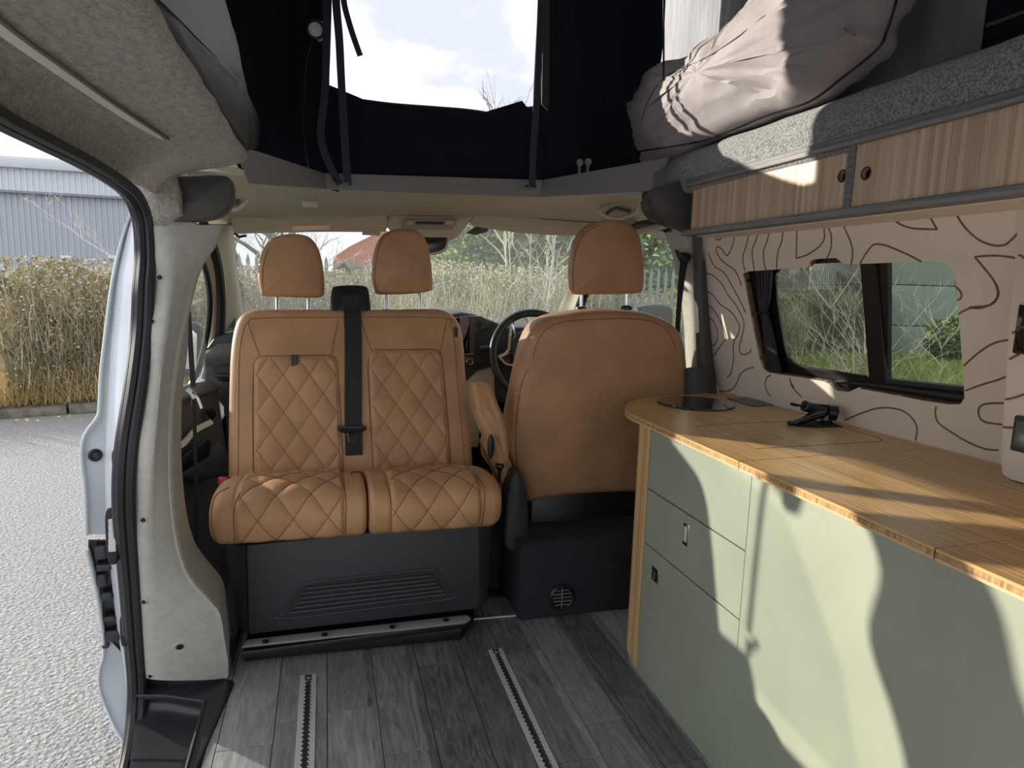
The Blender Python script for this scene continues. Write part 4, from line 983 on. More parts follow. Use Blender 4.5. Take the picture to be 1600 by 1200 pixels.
O('seat_cushion', puff(cat_([Vector(q) for q in ((.62, 2.12, .38), (1.16, 2.12, .38), (1.18, 2.4, .40), (1.15, 2.62, .42), (.65, 2.62, .42), (.60, 2.4, .40))], 40, True), (0, 0, 1), (.04, .02), (.04, 0), .05), leather, dv)
O('seat_base', prism([(.66, 2.06, .0), (1.14, 2.06, .0), (1.14, 2.45, .0), (.66, 2.45, .0)], (0, 0, .36)), blackp, dv, bevel=.01)
ar = cat_([P(u, v, y=y) for u, v, y in [(735, 602, 2.02), (742, 598, 2.02), (757, 599, 2.02), (766, 610, 2.0), (776, 635, 1.98), (784, 655, 1.97), (790, 690, 1.97), (791, 712, 1.97), (788, 724, 1.97), (774, 722, 1.97), (766, 700, 1.97), (758, 684, 1.98), (748, 664, 1.99), (739, 635, 2.01)]], 60, True)
av = puff(ar, (.15, -1, .2), (.018, .012), (.02, 0), .03); am = O('armrest', av, leather, dv); at_ = bvh(av)
e = castline(at_, '744,640 760,662 772,680 777,700 776,718', .0006)
if len(e) > 3: O('armrest_seam', tube(e, .0011, 5), leather_l, am)
c = P(767, 698, y=1.93); O('armrest_knob', puff([c + Vector((math.cos(a) * .011, 0, math.sin(a) * .037)) for a in [i * math.pi / 10 for i in range(20)]], (-.2, -1, 0), (.005, .003), (.005, 0), .02), blackp, dv)
c = P(781, 727, y=1.96); O('armrest_hinge', lathe(c + Vector((0, 0, .003)), (0, 0, -1), [(.014, 0), (.015, .006), (.012, .012), (.006, .02), (.004, .06)], 16), blackp, dv)
O('side_bolster', puff(cat_([P(u, v, y=2.08) for u, v in px('754,697 760,688 775,690 795,725 800,745 790,760 780,755 765,720')], 30, True), (0, -1, 0), (.015, .01), (.015, 0), .1), leather, dv)
O('recliner_cover', puff(cat_([P(u, v, y=1.99) for u, v in px('786,800 789,760 796,738 805,733 814,745 819,775 821,805 815,850 786,850')], 36, True), (0, -1, 0), (.012, .006), (.012, 0), .06), dplastic, dv)
O('second_armrest', puff(cat_([P(u, v, y=2.16) for u, v in px('1056,580 1063,564 1073,562 1078,575 1078,640 1060,640')], 24, True), (0, -1, 0), (.01, .005), (.01, 0), .05), leather, dv)

# ---- carpeted box with round heater outlet
hb = TH('heater_box', 'charcoal carpeted box on the floor behind the driver seat, with a round vent', 'box', (.8, 1.95, 0))
pts = [P(808, 968, z=0), P(985, 955, z=0)]; y0 = 1.885
O('carpet_cover', box((P(808, 968, z=0).x, y0, 0), (1.05, y0 + .22, P(820, 850, y=y0).z)), darkcarpet, hb, bevel=.012, seg=3)
c = P(877, 932, y=y0 - .001)
v_ = O('air_vent', lathe(c + Vector((0, .0, 0)), (0, -1, 0), [(.043, 0), (.043, .006), (.037, .012), (.034, .010), (.034, .001)], 32), blackp, hb)
for k in range(5):
    dz = -.024 + k * .012; w = math.sqrt(max(0, .034 ** 2 - dz ** 2))
    O('vent_blade', box((c.x - w, c.y - .010, c.z + dz - .001), (c.x + w, c.y - .003, c.z + dz + .001)), greyalu, v_)
O('vent_blade', box((c.x - .001, c.y - .011, c.z - .034), (c.x + .001, c.y - .003, c.z + .034)), greyalu, v_)
O('floor_edge_strip', tube(PP('735,968 770,965 806,962', z=.004), .003, 6), alu, None, 'thin metal edge strip on the floor between the pedestal and the carpeted box', 'strip')
O('seat_plinth', box((.52, 2.12, 0), (1.2, 2.6, .30)), blackp, floor)
O('cab_floor', box((-.45, 2.12, -.15), (1.36, 3.3, -.02)), darkcarpet, floor)

# ================================================================ CAB
ws = TH('windscreen', None, None, (.4, 2.9, .8), kind='structure'); ws.name = 'window_2'
w0 = [P(346, 352, y=2.66), P(930, 345, y=2.66), P(884, 512, y=3.18), P(366, 512, y=3.18)]
O('glass_pane', sheet([[w0[0], (w0[0] + w0[1]) / 2 + Vector((0, .06, .01)), w0[1]], [w0[3], (w0[3] + w0[2]) / 2 + Vector((0, .10, 0)), w0[2]]], 24, 8, .003), windscreenm, ws)
O('left_pillar_trim', sheet([[P(u, v, y=y) for u, v, y in [(316, 350, 2.5), (336, 385, 2.56), (347, 430, 2.7), (349, 470, 2.85), (346, 530, 3.0)]],
                             [P(u, v, y=y) for u, v, y in [(345, 350, 2.58), (354, 385, 2.66), (362, 430, 2.8), (366, 470, 2.94), (368, 520, 3.05)]],
                             [P(u, v, y=y) for u, v, y in [(360, 350, 2.68), (362, 385, 2.76), (367, 430, 2.92), (374, 475, 3.06), (379, 512, 3.14)]]], 30, 12, .012), cabtrim, ws)
O('right_pillar_trim', sheet([[P(u, v, y=y) for u, v, y in [(934, 340, 2.64), (912, 395, 2.8), (893, 440, 2.95), (878, 475, 3.08), (868, 510, 3.15)]],
                              [P(u, v, y=y) for u, v, y in [(965, 340, 2.6), (935, 395, 2.74), (908, 440, 2.9), (893, 475, 3.02), (884, 510, 3.1)]],
                              [P(u, v, y=y) for u, v, y in [(1000, 345, 2.5), (955, 395, 2.65), (920, 440, 2.84), (903, 475, 2.96), (897, 510, 3.05)]]], 30, 12, .012), cabtrim2, ws)
V = [tube([P(u, v, y=2.97) for u, v in ((356 + k * 3.2, 489 + 2 * abs(k - 2)), (357 + k * 3.2, 512))], .0028, 6) for k in range(4)]
O('pillar_vent', join(*V), blackp, ws, kind='stuff')
# visors, console, mirror, handles
def visor(s, y, label):
    t = TH('sun_visor', label, 'sun visor', P(*px(s)[0], y=y)); vf = puff(cat_(PP(s, y=y), 50, True), (0, -1, -.3), (.006, .004), (.006, 0), .008)
    O('visor_panel', vf, cabtrim, t); return t, bvh(vf)
v1, vt = visor('361,338 366,335 480,335 596,333 603,337 606,348 603,359 594,362 500,362 400,364 372,365 364,357', 2.58, 'left sun visor with a warning sticker, above the passenger side of the windscreen')
q = [cast(vt, u, v, .0012)[0] for u, v in ((457, 351), (515, 350), (514, 358), (458, 360))]
st = O('warning_sticker', prism(q, (0, -.0006, 0)), white, v1)
O('sticker_strip', prism([q[0].lerp(q[3], .0), q[1].lerp(q[2], .0), q[1].lerp(q[2], .3), q[0].lerp(q[3], .3)], (0, -.0012, 0)), orange, st)
V = [tube([q[3].lerp(q[2], (i + .5) / 5) + Vector((.008 * math.cos(a), -.0012, .010 + .006 * math.sin(a))) for a in [k * math.pi / 4 for k in range(8)]], .0006, 4, closed=True) for i in range(5)]
O('sticker_pictogram', join(*V), greyprint, st, kind='stuff')
O('visor_pin', tube(PP('366,364 374,370 385,368', y=2.6), .005, 8), dplastic, v1); O('visor_clip', box(P(574, 364, y=2.6) - Vector((.02, .01, .008)), P(590, 358, y=2.6) + Vector((.01, .01, .004))), cabtrim2, v1, bevel=.003)
v2, _ = visor('735,350 745,333 760,332 850,342 950,350 1000,354 1004,366 990,372 900,368 840,366 770,358', 2.58, 'right sun visor above the steering wheel, partly behind the driver headrest')
O('visor_pin', prism(PP('728,364 745,352 764,356 762,362 745,367', y=2.62), (0, .015, 0)), dplastic2, v2, bevel=.003)
oc = TH('overhead_console', 'pale overhead console with dark display between the sun visors', 'console', P(675, 350, y=2.56))
O('housing', puff(cat_(PP('604,352 608,338 622,334 700,335 738,333 728,350 712,370 690,374 640,372 618,366', y=2.60), 40, True), (0, -1, -.35), (.008, .004), (.01, 0), .03), cabtrim2, oc)
O('console_panel', prism(PP('632,342 716,342 708,358 628,358', y=2.555), (0, .02, .0)), mat('console grey', (.28, .27, .23), .6), oc, bevel=.003)
O('console_display', prism(PP('650,346 693,347 693,351 650,350', y=2.550), (0, .004, 0)), blackp, oc, bevel=.001)
O('console_button', prism(PP('696,345 710,345 707,351 696,351', y=2.550), (0, .004, 0)), leather_l, oc, bevel=.001)
O('console_button', prism(PP('636,345 646,345 646,351 635,351', y=2.550), (0, .004, 0)), cabtrim, oc, bevel=.001)
rm = TH('rear_view_mirror', 'dark rear-view mirror below the overhead console', 'mirror', P(680, 384, y=2.6))
O('mirror_shell', puff(cat_(PP('640,370 672,367 700,369 701,378 697,391 685,397 665,399 645,396', y=2.60), 36, True), (0, -1, 0), (.008, .002), (.01, .01), .015), jambm, rm)
O('mirror_glass', prism(cat_(PP('644,371 672,369 697,370 698,378 694,388 684,393 665,396 648,393', y=2.575), 24, True), (0, .004, 0)), mat('mirror dark', (.035, .037, .037), .12), rm, bevel=.001)
def handle(s0, s1, y, label):
    t = TH('grab_handle', label, 'handle', P(*px(s0)[0], y=y)); O('surround', tube(cat_(PP(s0, y=y), 36, True), .008, 8, closed=True), cabtrim2, t); O('grip', tube(cat_(PP(s1, y=y - .01), 14), .007, 8), dplastic2, t)
handle('937,330 950,323 968,318 985,320 994,328 985,336 962,342 948,338', '948,334 962,326 985,330', 2.38, 'right grab handle in the cab lining near the driver headrest')
handle('363,322 366,300 372,296 382,302 388,310 378,322 366,328', '368,320 376,304 386,310', 2.38, 'left grab handle in the cab lining near the corner moulding')
O('lining_badge', box(P(472, 321, y=2.33) - Vector((0, .004, .004)), P(497, 318, y=2.34) + Vector((0, 0, .004))), cabtrim2, cl, bevel=.002)

# dashboard
db = TH('dashboard', 'charcoal dashboard across the cab behind the double seat', 'dashboard', (.4, 2.9, .4))
yd_ = 2.80
O('body', prism([P(u, v, y=yd_) for u, v in px('316,566 322,545 334,528 352,520 375,517 430,516 560,512 690,506 702,491 722,488 742,491 770,501 790,511 850,511 905,512 960,520 1010,540 1020,600 980,640 860,640 735,625 735,700 690,760 500,760 360,760 352,640 320,600')], (0, .38, 0)), dplastic, db, bevel=.012, seg=3)
O('screen', prism([P(u, v, y=yd_ - .02) for u, v in px('690,497 738,495 735,562 690,566')], (0, .03, 0)), blackglass, db, bevel=.004)
O('painted_screen_reflection', prism([P(u, v, y=yd_ - .03) for u, v in px('719,494 734,493 733,508 724,527 718,520')], (0, .01, 0)), mat('mauve grey reflection', (.16, .13, .125), .3), db)  # reflection on the screen, put in as a flat mauve grey piece
O('centre_panel', prism([P(u, v, y=yd_ - .04) for u, v in px('735,494 752,494 768,503 764,512 748,516 742,522 742,556 735,556')], (0, .05, 0)), dplastic2, db, bevel=.004)
c = P(750, 506, y=yd_ - .05); O('dash_button', cyl(c, (0, 1, 0), .012, .02, 18), blackp, db, bevel=.002)
O('stalk', tube(PP('750,545 762,544 775,545', y=2.72), .012, 10), dplastic, db)
O('switch_panel', prism([P(u, v, y=yd_ - .06) for u, v in px('722,555 740,556 768,560 772,570 762,572 725,574')], (0, .06, 0)), blackp, db, bevel=.004)
c = P(734, 565, y=yd_ - .065); O('start_button', tube([c + Vector((.013 * math.cos(a), 0, .013 * math.sin(a))) for a in [i * math.pi / 12 for i in range(24)]], .0022, 6, closed=True), chrome, db)
O('chrome_strip', tube(PP('722,553.5 740,553', y=yd_ - .065), .003, 6), chrome, db)
O('lower_console', prism([P(u, v, y=yd_ - .03) for u, v in px('728,600 748,580 772,573 775,640 752,640 748,700 733,700')], (0, .10, 0)), cabtrim, db, bevel=.01)
av_ = O('air_vent', prism(cat_([P(u, v, y=yd_ - .02) for u, v in px('331,573 336,566 365,566 367,592 350,596 338,592')], 20, True), (0, .03, 0)), blackp, db, bevel=.003)
for k in range(3): O('vent_slat', tube([P(334 + k, 573 + k * 7, y=yd_ - .022), P(367, 574 + k * 7, y=yd_ - .022)], .003, 6), dplastic2, av_)
O('passenger_pad', sheet([[P(u, v, y=yd_ - .03) for u, v in px('322,548 340,538 366,536')], [P(u, v, y=yd_ - .06) for u, v in px('320,558 340,552 368,550')], [P(u, v, y=yd_ - .05) for u, v in px('322,575 330,572 368,566')]], 12, 8, .01), dplastic2, db)

O('firewall', box((-.45, 3.2, -.3), (1.3, 3.22, .70)), blackp, floor)
# steering wheel
sw = TH('steering_wheel', 'black steering wheel with silver spokes behind the driver seat', 'steering wheel', P(835, 553, y=2.6))
SC = P(836, 556, y=2.6); sx = Vector((1, 0, 0)); sz = Vector((0, .30, .955)).normalized()
def sp_(u, v, o=0): return PN(u, v, SC + sx.cross(sz) * o, sx.cross(sz))
rim = [SC + sx * .178 * math.cos(a) + sz * .182 * math.sin(a) for a in [i * math.pi / 32 for i in range(64)]]
O('rim', tube(rim, .0165, 14, closed=True), mat('wheel leather', (.018, .018, .02), .42), sw)
O('hub', puff(cat_([sp_(u, v) for u, v in px('802,528 815,518 835,514 860,518 868,540 862,575 845,590 825,588 806,575 799,550')], 30, True), (0, -1, .3), (.012, .01), (.01, 0), .03), dplastic, sw)
O('spoke', tube([sp_(u, v, -.0) for u, v in px('797,507 797,525 796,545 790,553 779,558')], .0065, 8), alu, sw)
O('spoke', tube(cat_([sp_(u, v, -.004) for u, v in px('804,522 803,505 808,498 818,496 824,503 828,512')], 16), .0045, 8), alu, sw)
O('spoke', tube(cat_([sp_(u, v, -.01) for u, v in px('778,556 784,562 790,568 801,570 812,566')], 16), .005, 8), alu, sw)
O('control_buttons', prism([sp_(u, v, -.006) for u, v in px('783,558 800,551 803,566 790,566')], (0, .02, 0)), blackp, sw, bevel=.002)
O('column', tube([SC, SC + Vector((0, .25, -.06))], .05, 16), blackp, sw)

# ---- front doors
def door(sgn, nm): return TH(nm, None, None, (.45 + sgn * .9, 2.6, .2), kind='structure')
XD = -.445
d1 = door(-1, 'door_1')
O('door_rear_sun_block', box((-.475, 1.74, -.2), (-.455, 2.3, .60)), blackp, d1)  # unseen board added behind the pillar to block sun below the sill
def X(s, x=XD): return [P(u, v, x=x) for u, v in px(s)]
gl = X('225,690 232,560 250,440 295,400 306,380 322,392 332,430 338,480 335,540 318,590 300,600')
O('glass_pane', prism(gl, (-.004, 0, 0)), sideglass, d1)
O('door_frame', tube(cat_([P(u, v, y=y) for u, v, y in [(318, 352, 2.40), (332, 385, 2.5), (342, 430, 2.62), (345, 480, 2.75), (342, 540, 2.85), (338, 575, 2.9)]], 24), .018, 8), rubber, d1)
O('frame_lining', tube(cat_([P(u, v, y=y) for u, v, y in [(308, 362, 2.40), (322, 395, 2.5), (332, 435, 2.62), (335, 480, 2.75), (330, 540, 2.85), (318, 590, 2.9)]], 24), .012, 8), cabtrim, d1)
O('window_frame', tube(cat_([P(u, v, y=y) for u, v, y in [(300, 376, 2.38), (314, 400, 2.46), (324, 435, 2.58), (328, 478, 2.7), (322, 530, 2.78), (308, 580, 2.85), (296, 606, 2.85)]], 24), .011, 8), blackp, d1)
O('door_panel', sheet([[P(u, v, y=y) for u, v, y in [(262, 614, 2.15), (290, 603, 2.35), (318, 597, 2.6), (340, 605, 2.78)]],
                       [P(u, v, y=y) for u, v, y in [(262, 650, 2.12), (290, 645, 2.3), (318, 632, 2.55), (344, 640, 2.75)]],
                       [P(u, v, y=y) for u, v, y in [(262, 700, 2.12), (292, 690, 2.3), (322, 680, 2.52), (352, 690, 2.72)]],
                       [P(u, v, y=y) for u, v, y in [(262, 760, 2.15), (292, 755, 2.3), (330, 750, 2.5), (362, 760, 2.7)]],
                       [P(u, v, y=y) for u, v, y in [(262, 960, 2.2), (300, 950, 2.3), (340, 950, 2.5), (372, 950, 2.7)]]], 24, 24, .02), dplastic2, d1)
O('door_sill_tray', prism([P(u, v, y=y) for u, v, y in [(262, 612, 2.14), (300, 598, 2.4), (330, 594, 2.7), (344, 604, 2.76), (318, 612, 2.5), (280, 622, 2.15)]], (0, 0, -.012)), dplastic2, d1, bevel=.003)
O('armrest_ledge', sheet([[P(u, v, y=y) for u, v, y in [(268, 692, 2.1), (286, 688, 2.15), (304, 668, 2.3), (330, 655, 2.5)]], [P(u, v, y=y) for u, v, y in [(268, 702, 2.09), (288, 698, 2.13), (308, 676, 2.28), (334, 662, 2.48)]]], 14, 4, .012), cabtrim, d1)
O('door_pocket', prism([P(u, v, y=y) for u, v, y in [(276, 716, 2.18), (318, 684, 2.36), (326, 690, 2.38), (322, 712, 2.38), (278, 735, 2.18)]], (.012, -.01, 0)), blackp, d1, bevel=.003)
O('speaker_mesh', prism([P(u, v, y=y) for u, v, y in [(276, 742, 2.15), (322, 718, 2.34), (340, 690, 2.44), (352, 700, 2.46), (356, 742, 2.46), (300, 752, 2.3)]], (.004, -.012, 0)), dplastic, d1, bevel=.002)
O('inner_handle', prism([P(u, v, y=y) for u, v, y in [(318, 640, 2.5), (328, 635, 2.54), (336, 646, 2.56), (328, 656, 2.54)]], (.01, -.015, 0)), blackp, d1, bevel=.003)
O('outer_skin', box((-.56, 2.15, -.25), (-.52, 3.4, .60)), paint, d1, bevel=.01)
O('dark_footwell', box((-.44, 2.35, -.1), (-.43, 3.1, .45)), blackp, d1)
O('window_header', box((-.465, 1.99, 1.17), (-.44, 2.6, 1.36)), cabtrim, d1, bevel=.01)
t = TH('door_mirror', 'dark door mirror outside the passenger side window, left of the double seat', 'mirror', P(285, 560, x=-.68)); c = P(285, 545, x=-.72)
O('mirror_shell', puff(cat_([c + Vector((a, 0, b)) for a, b in ((-.09, -.12), (.09, -.12), (.10, .10), (.05, .14), (-.06, .13), (-.10, .05))], 30, True), (0, -1, 0), (.02, .01), (.03, .04), .03), blackp, t)
O('mirror_arm', box((c.x, c.y - .02, c.z - .10), (-.53, c.y + .02, c.z - .06)), blackp, t, bevel=.01)
O('mirror_glass', prism([c + Vector((a, -.042, b)) for a, b in ((-.07, -.10), (.07, -.10), (.08, .08), (.04, .12), (-.05, .11), (-.08, .04))], (0, -.004, 0)), chrome, t)
# passenger belt down the pillar
t = TH('passenger_belt', 'black seat belt hanging from the left pillar slot to the floor', 'seat belt', P(305, 900, y=2.1))
O('belt_slot', prism(PP('273,414 287,404 285,424 276,432', y=2.06), (0, -.006, 0)), blackp, t)
O('webbing', ribbon(cat_(PP('282,420 290,445 295,500 299,560 302,605', y=2.08), 20), .014, (.3, -1, 0), .002), beltm, t)
O('webbing', ribbon(cat_(PP('301,612 304,660 306,740 308,850 308,960', y=2.08), 20), .010, (.6, -1, 0), .002), beltm, t)
O('belt_tongue', tube(PP('293,607 300,614 305,622', y=2.06), .007, 8), jambm, t); O('belt_tongue', tube(PP('300,612 309,622 315,638', y=2.055), .0045, 8), chrome, t)
h = P(262, 730, y=2.0); O('pillar_catch', puff(cat_([h + Vector((a, 0, b)) for a, b in ((-.006, -.03), (.006, -.03), (.008, .03), (-.006, .03))], 14, True), (0, -1, 0), (.003, .002), (.003, 0), .02), dplastic2, wl)
d2 = door(1, 'door_2')
XR = 1.25
O('glass_pane', prism(X('905,520 930,440 985,372 1055,372 1082,600 905,600', XR), (.004, 0, 0)), sideglass, d2)
O('window_frame', tube(cat_([P(u, v, y=y) for u, v, y in [(896, 520, 3.0), (912, 465, 2.95), (930, 435, 2.85), (985, 362, 2.5), (1030, 352, 2.25), (1050, 362, 2.2)]], 30), .020, 8), blackp, d2)
O('frame_lining', tube(cat_([P(u, v, y=y) for u, v, y in [(975, 372, 2.5), (1000, 362, 2.35), (1040, 352, 2.12)]], 20), .012, 8), cabtrim2, d2)
O('door_panel', box((1.24, 2.15, -.1), (1.28, 3.2, .72)), dplastic2, d2, bevel=.01); O('outer_skin', box((1.36, 2.1, -.25), (1.40, 3.4, .62)), paint, d2, bevel=.01)
t = TH('door_mirror', 'small dark door mirror glimpsed below the driver headrest', 'mirror', P(1012, 484, x=1.5)); c = P(1018, 492, x=1.5)
O('mirror_shell', puff(cat_([c + Vector((a, 0, b)) for a, b in ((-.09, -.10), (.08, -.10), (.10, .02), (.05, .05), (-.05, .045), (-.09, .02))], 30, True), (0, -1, 0), (.02, .01), (.03, .04), .03), blackp, t)
O('mirror_arm', box((1.30, c.y - .03, c.z - .09), (c.x, c.y + .01, c.z - .05)), blackp, t, bevel=.01)
# bonnet in front of the windscreen keeps the lower view van-like
O('bonnet', sheet([[Vector((-.45, 3.2, .72)), Vector((.42, 3.3, .80)), Vector((1.30, 3.2, .72))], [Vector((-.5, 3.9, .45)), Vector((.42, 4.1, .52)), Vector((1.35, 3.9, .45))], [Vector((-.5, 4.0, -.2)), Vector((.42, 4.2, -.2)), Vector((1.35, 4.0, -.2))]], 20, 14, .01), paint, None, 'white sloping bonnet beyond the windscreen', 'bonnet')

# ================================================================ OUTSIDE
gr_ = O('ground', box((-30, -12, -.54), (40, 70, -.50)), asphalt, kind='structure'); gr_.name = 'floor_outside'
k0, k1 = P(-260, 668, z=-.46), P(140, 640, z=-.46); kd = (k1 - k0); kd.z = 0; kd.normalize(); kn = Vector((-kd.y, kd.x, 0))
kb_ = TH('kerb', 'weathered stone kerb along the verge below the brambles', 'kerb', (k0.x, k0.y, -.5))
for i in range(14):
    a = k0 + kd * (.92 * i); b = a + kd * .90; a.z = b.z = -.50 + R.uniform(-.006, .006)
    O('kerb_stone', prism([a, b, b + kn * .13, a + kn * .13], (0, 0, .10)), kerbm, kb_, bevel=.015, seg=2)
vg = []
NV = 40
O('verge', sheet([[k0 + kn * .13 + kd * (-2 + s * 2.2) + Vector((0, 0, .02)) for s in range(12)], [k0 + kn * 1.0 + kd * (-2 + s * 2.2) + Vector((0, 0, .08)) for s in range(12)], [k0 + kn * 3 + kd * (-2 + s * 2.2) + Vector((0, 0, .12)) for s in range(12)],
                  [k0 + kn * 20 + kd * (-2 + s * 2.2) + Vector((0, 0, 0)) for s in range(12)]], 40, 20, .05, (.05, 2)), soil, kind='structure')
def blades(n, area, hgt, w, lean, curl, rnd, seg=3, zfn=None):
    """n thin curved stems; area() gives the root"""
    V = []; F = []
    for _ in range(n):
        p = area(); h_ = hgt(); a = rnd.uniform(0, 6.283); d = Vector((math.cos(a), math.sin(a), 0)); ln = rnd.uniform(*lean); cu = rnd.uniform(*curl)
        s = Vector((math.cos(a + 1.57 + rnd.uniform(-.6, .6)), math.sin(a + 1.57), 0)); ww = w * rnd.uniform(.6, 1.4); k = len(V)
        for j in range(seg + 1):
            f = j / seg; q = p + d * (ln * f + cu * f * f) * h_ + Vector((0, 0, h_ * (f - .35 * abs(cu) * f * f))) + Vector((rnd.uniform(-1, 1), rnd.uniform(-1, 1), 0)) * h_ * .03 * (j > 0)
            V += [q - s * ww * (1 - .8 * f), q + s * ww * (1 - .8 * f)]
        for j in range(seg): F.append((k + 2 * j, k + 2 * j + 1, k + 2 * j + 3, k + 2 * j + 2))
    return V, F
def leaves(n, area, size, rnd):
    V = []; F = []
    for _ in range(n):
        p = area(); a = Vector((rnd.gauss(0, 1), rnd.gauss(0, 1), rnd.gauss(0, .7))).normalized(); b = a.cross(Vector((rnd.gauss(0, 1), rnd.gauss(0, 1), rnd.gauss(0, 1)))).normalized(); s = size * rnd.uniform(.6, 1.4); k = len(V)
        V += [p - a * s, p + b * s * .5, p + a * s, p - b * s * .5]; F.append((k, k + 1, k + 2, k + 3))
    return V, F
def along(t0, t1, d0, d1, z0, z1, rnd=R):
    return lambda: k0 + kd * rnd.uniform(t0, t1) + kn * rnd.uniform(d0, d1) + Vector((0, 0, rnd.uniform(z0, z1) + .46 - .5))
SF = dict(smooth=False)
def hedge(nm, label, t0, t1, d0, d1, top_, n, mats, cat='bush', far=False):
    t = TH(nm, label, cat, k0 + kd * (t0 + t1) / 2 + kn * d0 + Vector((0, 0, -.04)))
    cs = []
    for j, (dd, zz) in enumerate(((d0 + .2, 0), (d0 + .25, top_ * .35), (d0 + .55, top_ * .68), (d0 + .9, top_ * .8), (d1, top_ * .8), (d1 + .2, 0))):
        cs.append([k0 + kd * (t0 + (t1 - t0) * i / 14) + kn * dd + Vector((0, 0, zz - .04)) for i in range(15)])
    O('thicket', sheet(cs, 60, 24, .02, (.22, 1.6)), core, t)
    for (m, f, h0, h1, w, ln) in mats:
        O('stems', blades(int(n * f), along(t0, t1, d0, d1, 0, top_ * .6), lambda: R.uniform(h0, h1) * top_, w, ln, (-.9, .9), R), m, t, kind='stuff', **SF)
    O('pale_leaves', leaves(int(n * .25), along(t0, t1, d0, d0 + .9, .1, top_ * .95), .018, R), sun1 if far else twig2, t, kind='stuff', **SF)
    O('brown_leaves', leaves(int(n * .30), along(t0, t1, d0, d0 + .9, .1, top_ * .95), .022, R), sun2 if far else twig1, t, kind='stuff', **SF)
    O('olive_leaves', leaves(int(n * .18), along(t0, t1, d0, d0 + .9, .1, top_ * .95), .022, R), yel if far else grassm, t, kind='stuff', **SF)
    return t
B_ = [(twig1, .55, .12, .4, .0045, (-1.5, 1.5)), (twig3, .25, .12, .4, .0045, (-1.5, 1.5)), (twig2, .20, .15, .45, .004, (-1.4, 1.4))]
hedge('bramble_hedge', 'brown leafless bramble hedge left of the van, in front of the corrugated warehouse', 1.3, 5.6, .25, 2.4, 1.80, 34000, B_)
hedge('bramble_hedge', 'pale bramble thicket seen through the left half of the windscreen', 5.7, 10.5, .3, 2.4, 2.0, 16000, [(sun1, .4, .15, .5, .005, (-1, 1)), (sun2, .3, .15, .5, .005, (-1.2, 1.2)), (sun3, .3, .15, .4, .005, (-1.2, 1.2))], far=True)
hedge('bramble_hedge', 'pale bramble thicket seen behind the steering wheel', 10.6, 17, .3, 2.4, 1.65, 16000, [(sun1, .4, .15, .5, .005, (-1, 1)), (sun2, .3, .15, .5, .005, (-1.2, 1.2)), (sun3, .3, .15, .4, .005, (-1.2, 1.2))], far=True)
O('straw_grass', blades(11000, along(0, 6, .14, 1.0, 0, .1), lambda: R.uniform(.12, .6), .004, (-1.1, 1.1), (-.8, .9), R), straw, None, 'straw coloured dry grass along the kerb below the brambles', 'grass', kind='stuff', **SF)
O('green_grass', blades(3500, along(0, 8, .12, .5, 0, .05), lambda: R.uniform(.06, .18), .006, (-.4, .4), (-.4, .5), R), grassm, None, 'short green grass along the kerb edge', 'grass', kind='stuff', **SF)
O('yellow_leaves', leaves(1500, along(4.2, 5.8, .5, 1.1, .1, .9), .035, R), yel, None, 'yellow green leaves low in the hedge next to the white door jamb', 'leaves', kind='stuff', **SF)
O('fallen_leaves', leaves(500, along(0, 7, -.35, .0, -.03, .0), .03, R), straw, None, 'fallen leaves scattered in the gutter by the kerb', 'leaves', kind='stuff', **SF)
# arching bare stems above the hedge
def bare(nm, label, base, h_, m, n, spread=.6, r=.02, rnd=R, cat='shrub', group=None, lv=2, wob=.13):
    t = TH(nm, label, cat, base, group); V = []
    def grow(p, d, L_, r_, lev):
        pts = [p]; q = Vector(p); dd = Vector(d)
        for _ in range(6):
            w_ = wob if lev == lv else .13; dd = (dd + Vector((rnd.gauss(0, w_), rnd.gauss(0, w_), rnd.gauss(0, .08)))).normalized(); q = q + dd * L_ / 6; pts.append(q.copy())
        V.append(tube(pts, r_, 4, rr=[r_ * (1 - .13 * i) for i in range(7)]))
        if lev > 0:
            for _ in range(n if lev == lv else 4):
                k = rnd.randint(2, 6); a = rnd.uniform(0, 6.28); nd = (dd * .8 + Vector((math.cos(a), math.sin(a), .35)) * spread).normalized(); grow(pts[k], nd, L_ * rnd.uniform(.35, .6), r_ * .55, lev - 1)
    grow(base, (rnd.gauss(0, .6 * wob), rnd.gauss(0, .6 * wob), 1), h_, r, lv)
    O('trunk', V[0], m, t); O('branches', join(*V[1:]), m, t, kind='stuff'); return t
hp = lambda t_, d_: k0 + kd * t_ + kn * d_ + Vector((0, 0, -.02))
for i, (tt, dd, hh, lb) in enumerate(((2.6, 1.0, 1.8, 'bare pale shrub with arching twigs rising above the left hedge, nearest the frame edge'), (4.2, 1.2, 1.75, 'bare pale shrub with arching twigs above the left hedge, nearest the white jamb'),)):
    bare('bare_shrub', lb, hp(tt, dd), hh, twig2, 9, .9, .012, lv=3)
# crisp packet
c = P(33, 633, z=-.42); O('wrapper', sheet([[c + Vector((-.09, 0, .0)), c + Vector((.09, .03, .01))], [c + Vector((-.08, .05, .05)), c + Vector((.1, .06, .06))]], 8, 8, .002, (.03, 30)), blue, None, 'crumpled blue wrapper on the verge by the kerb', 'litter')
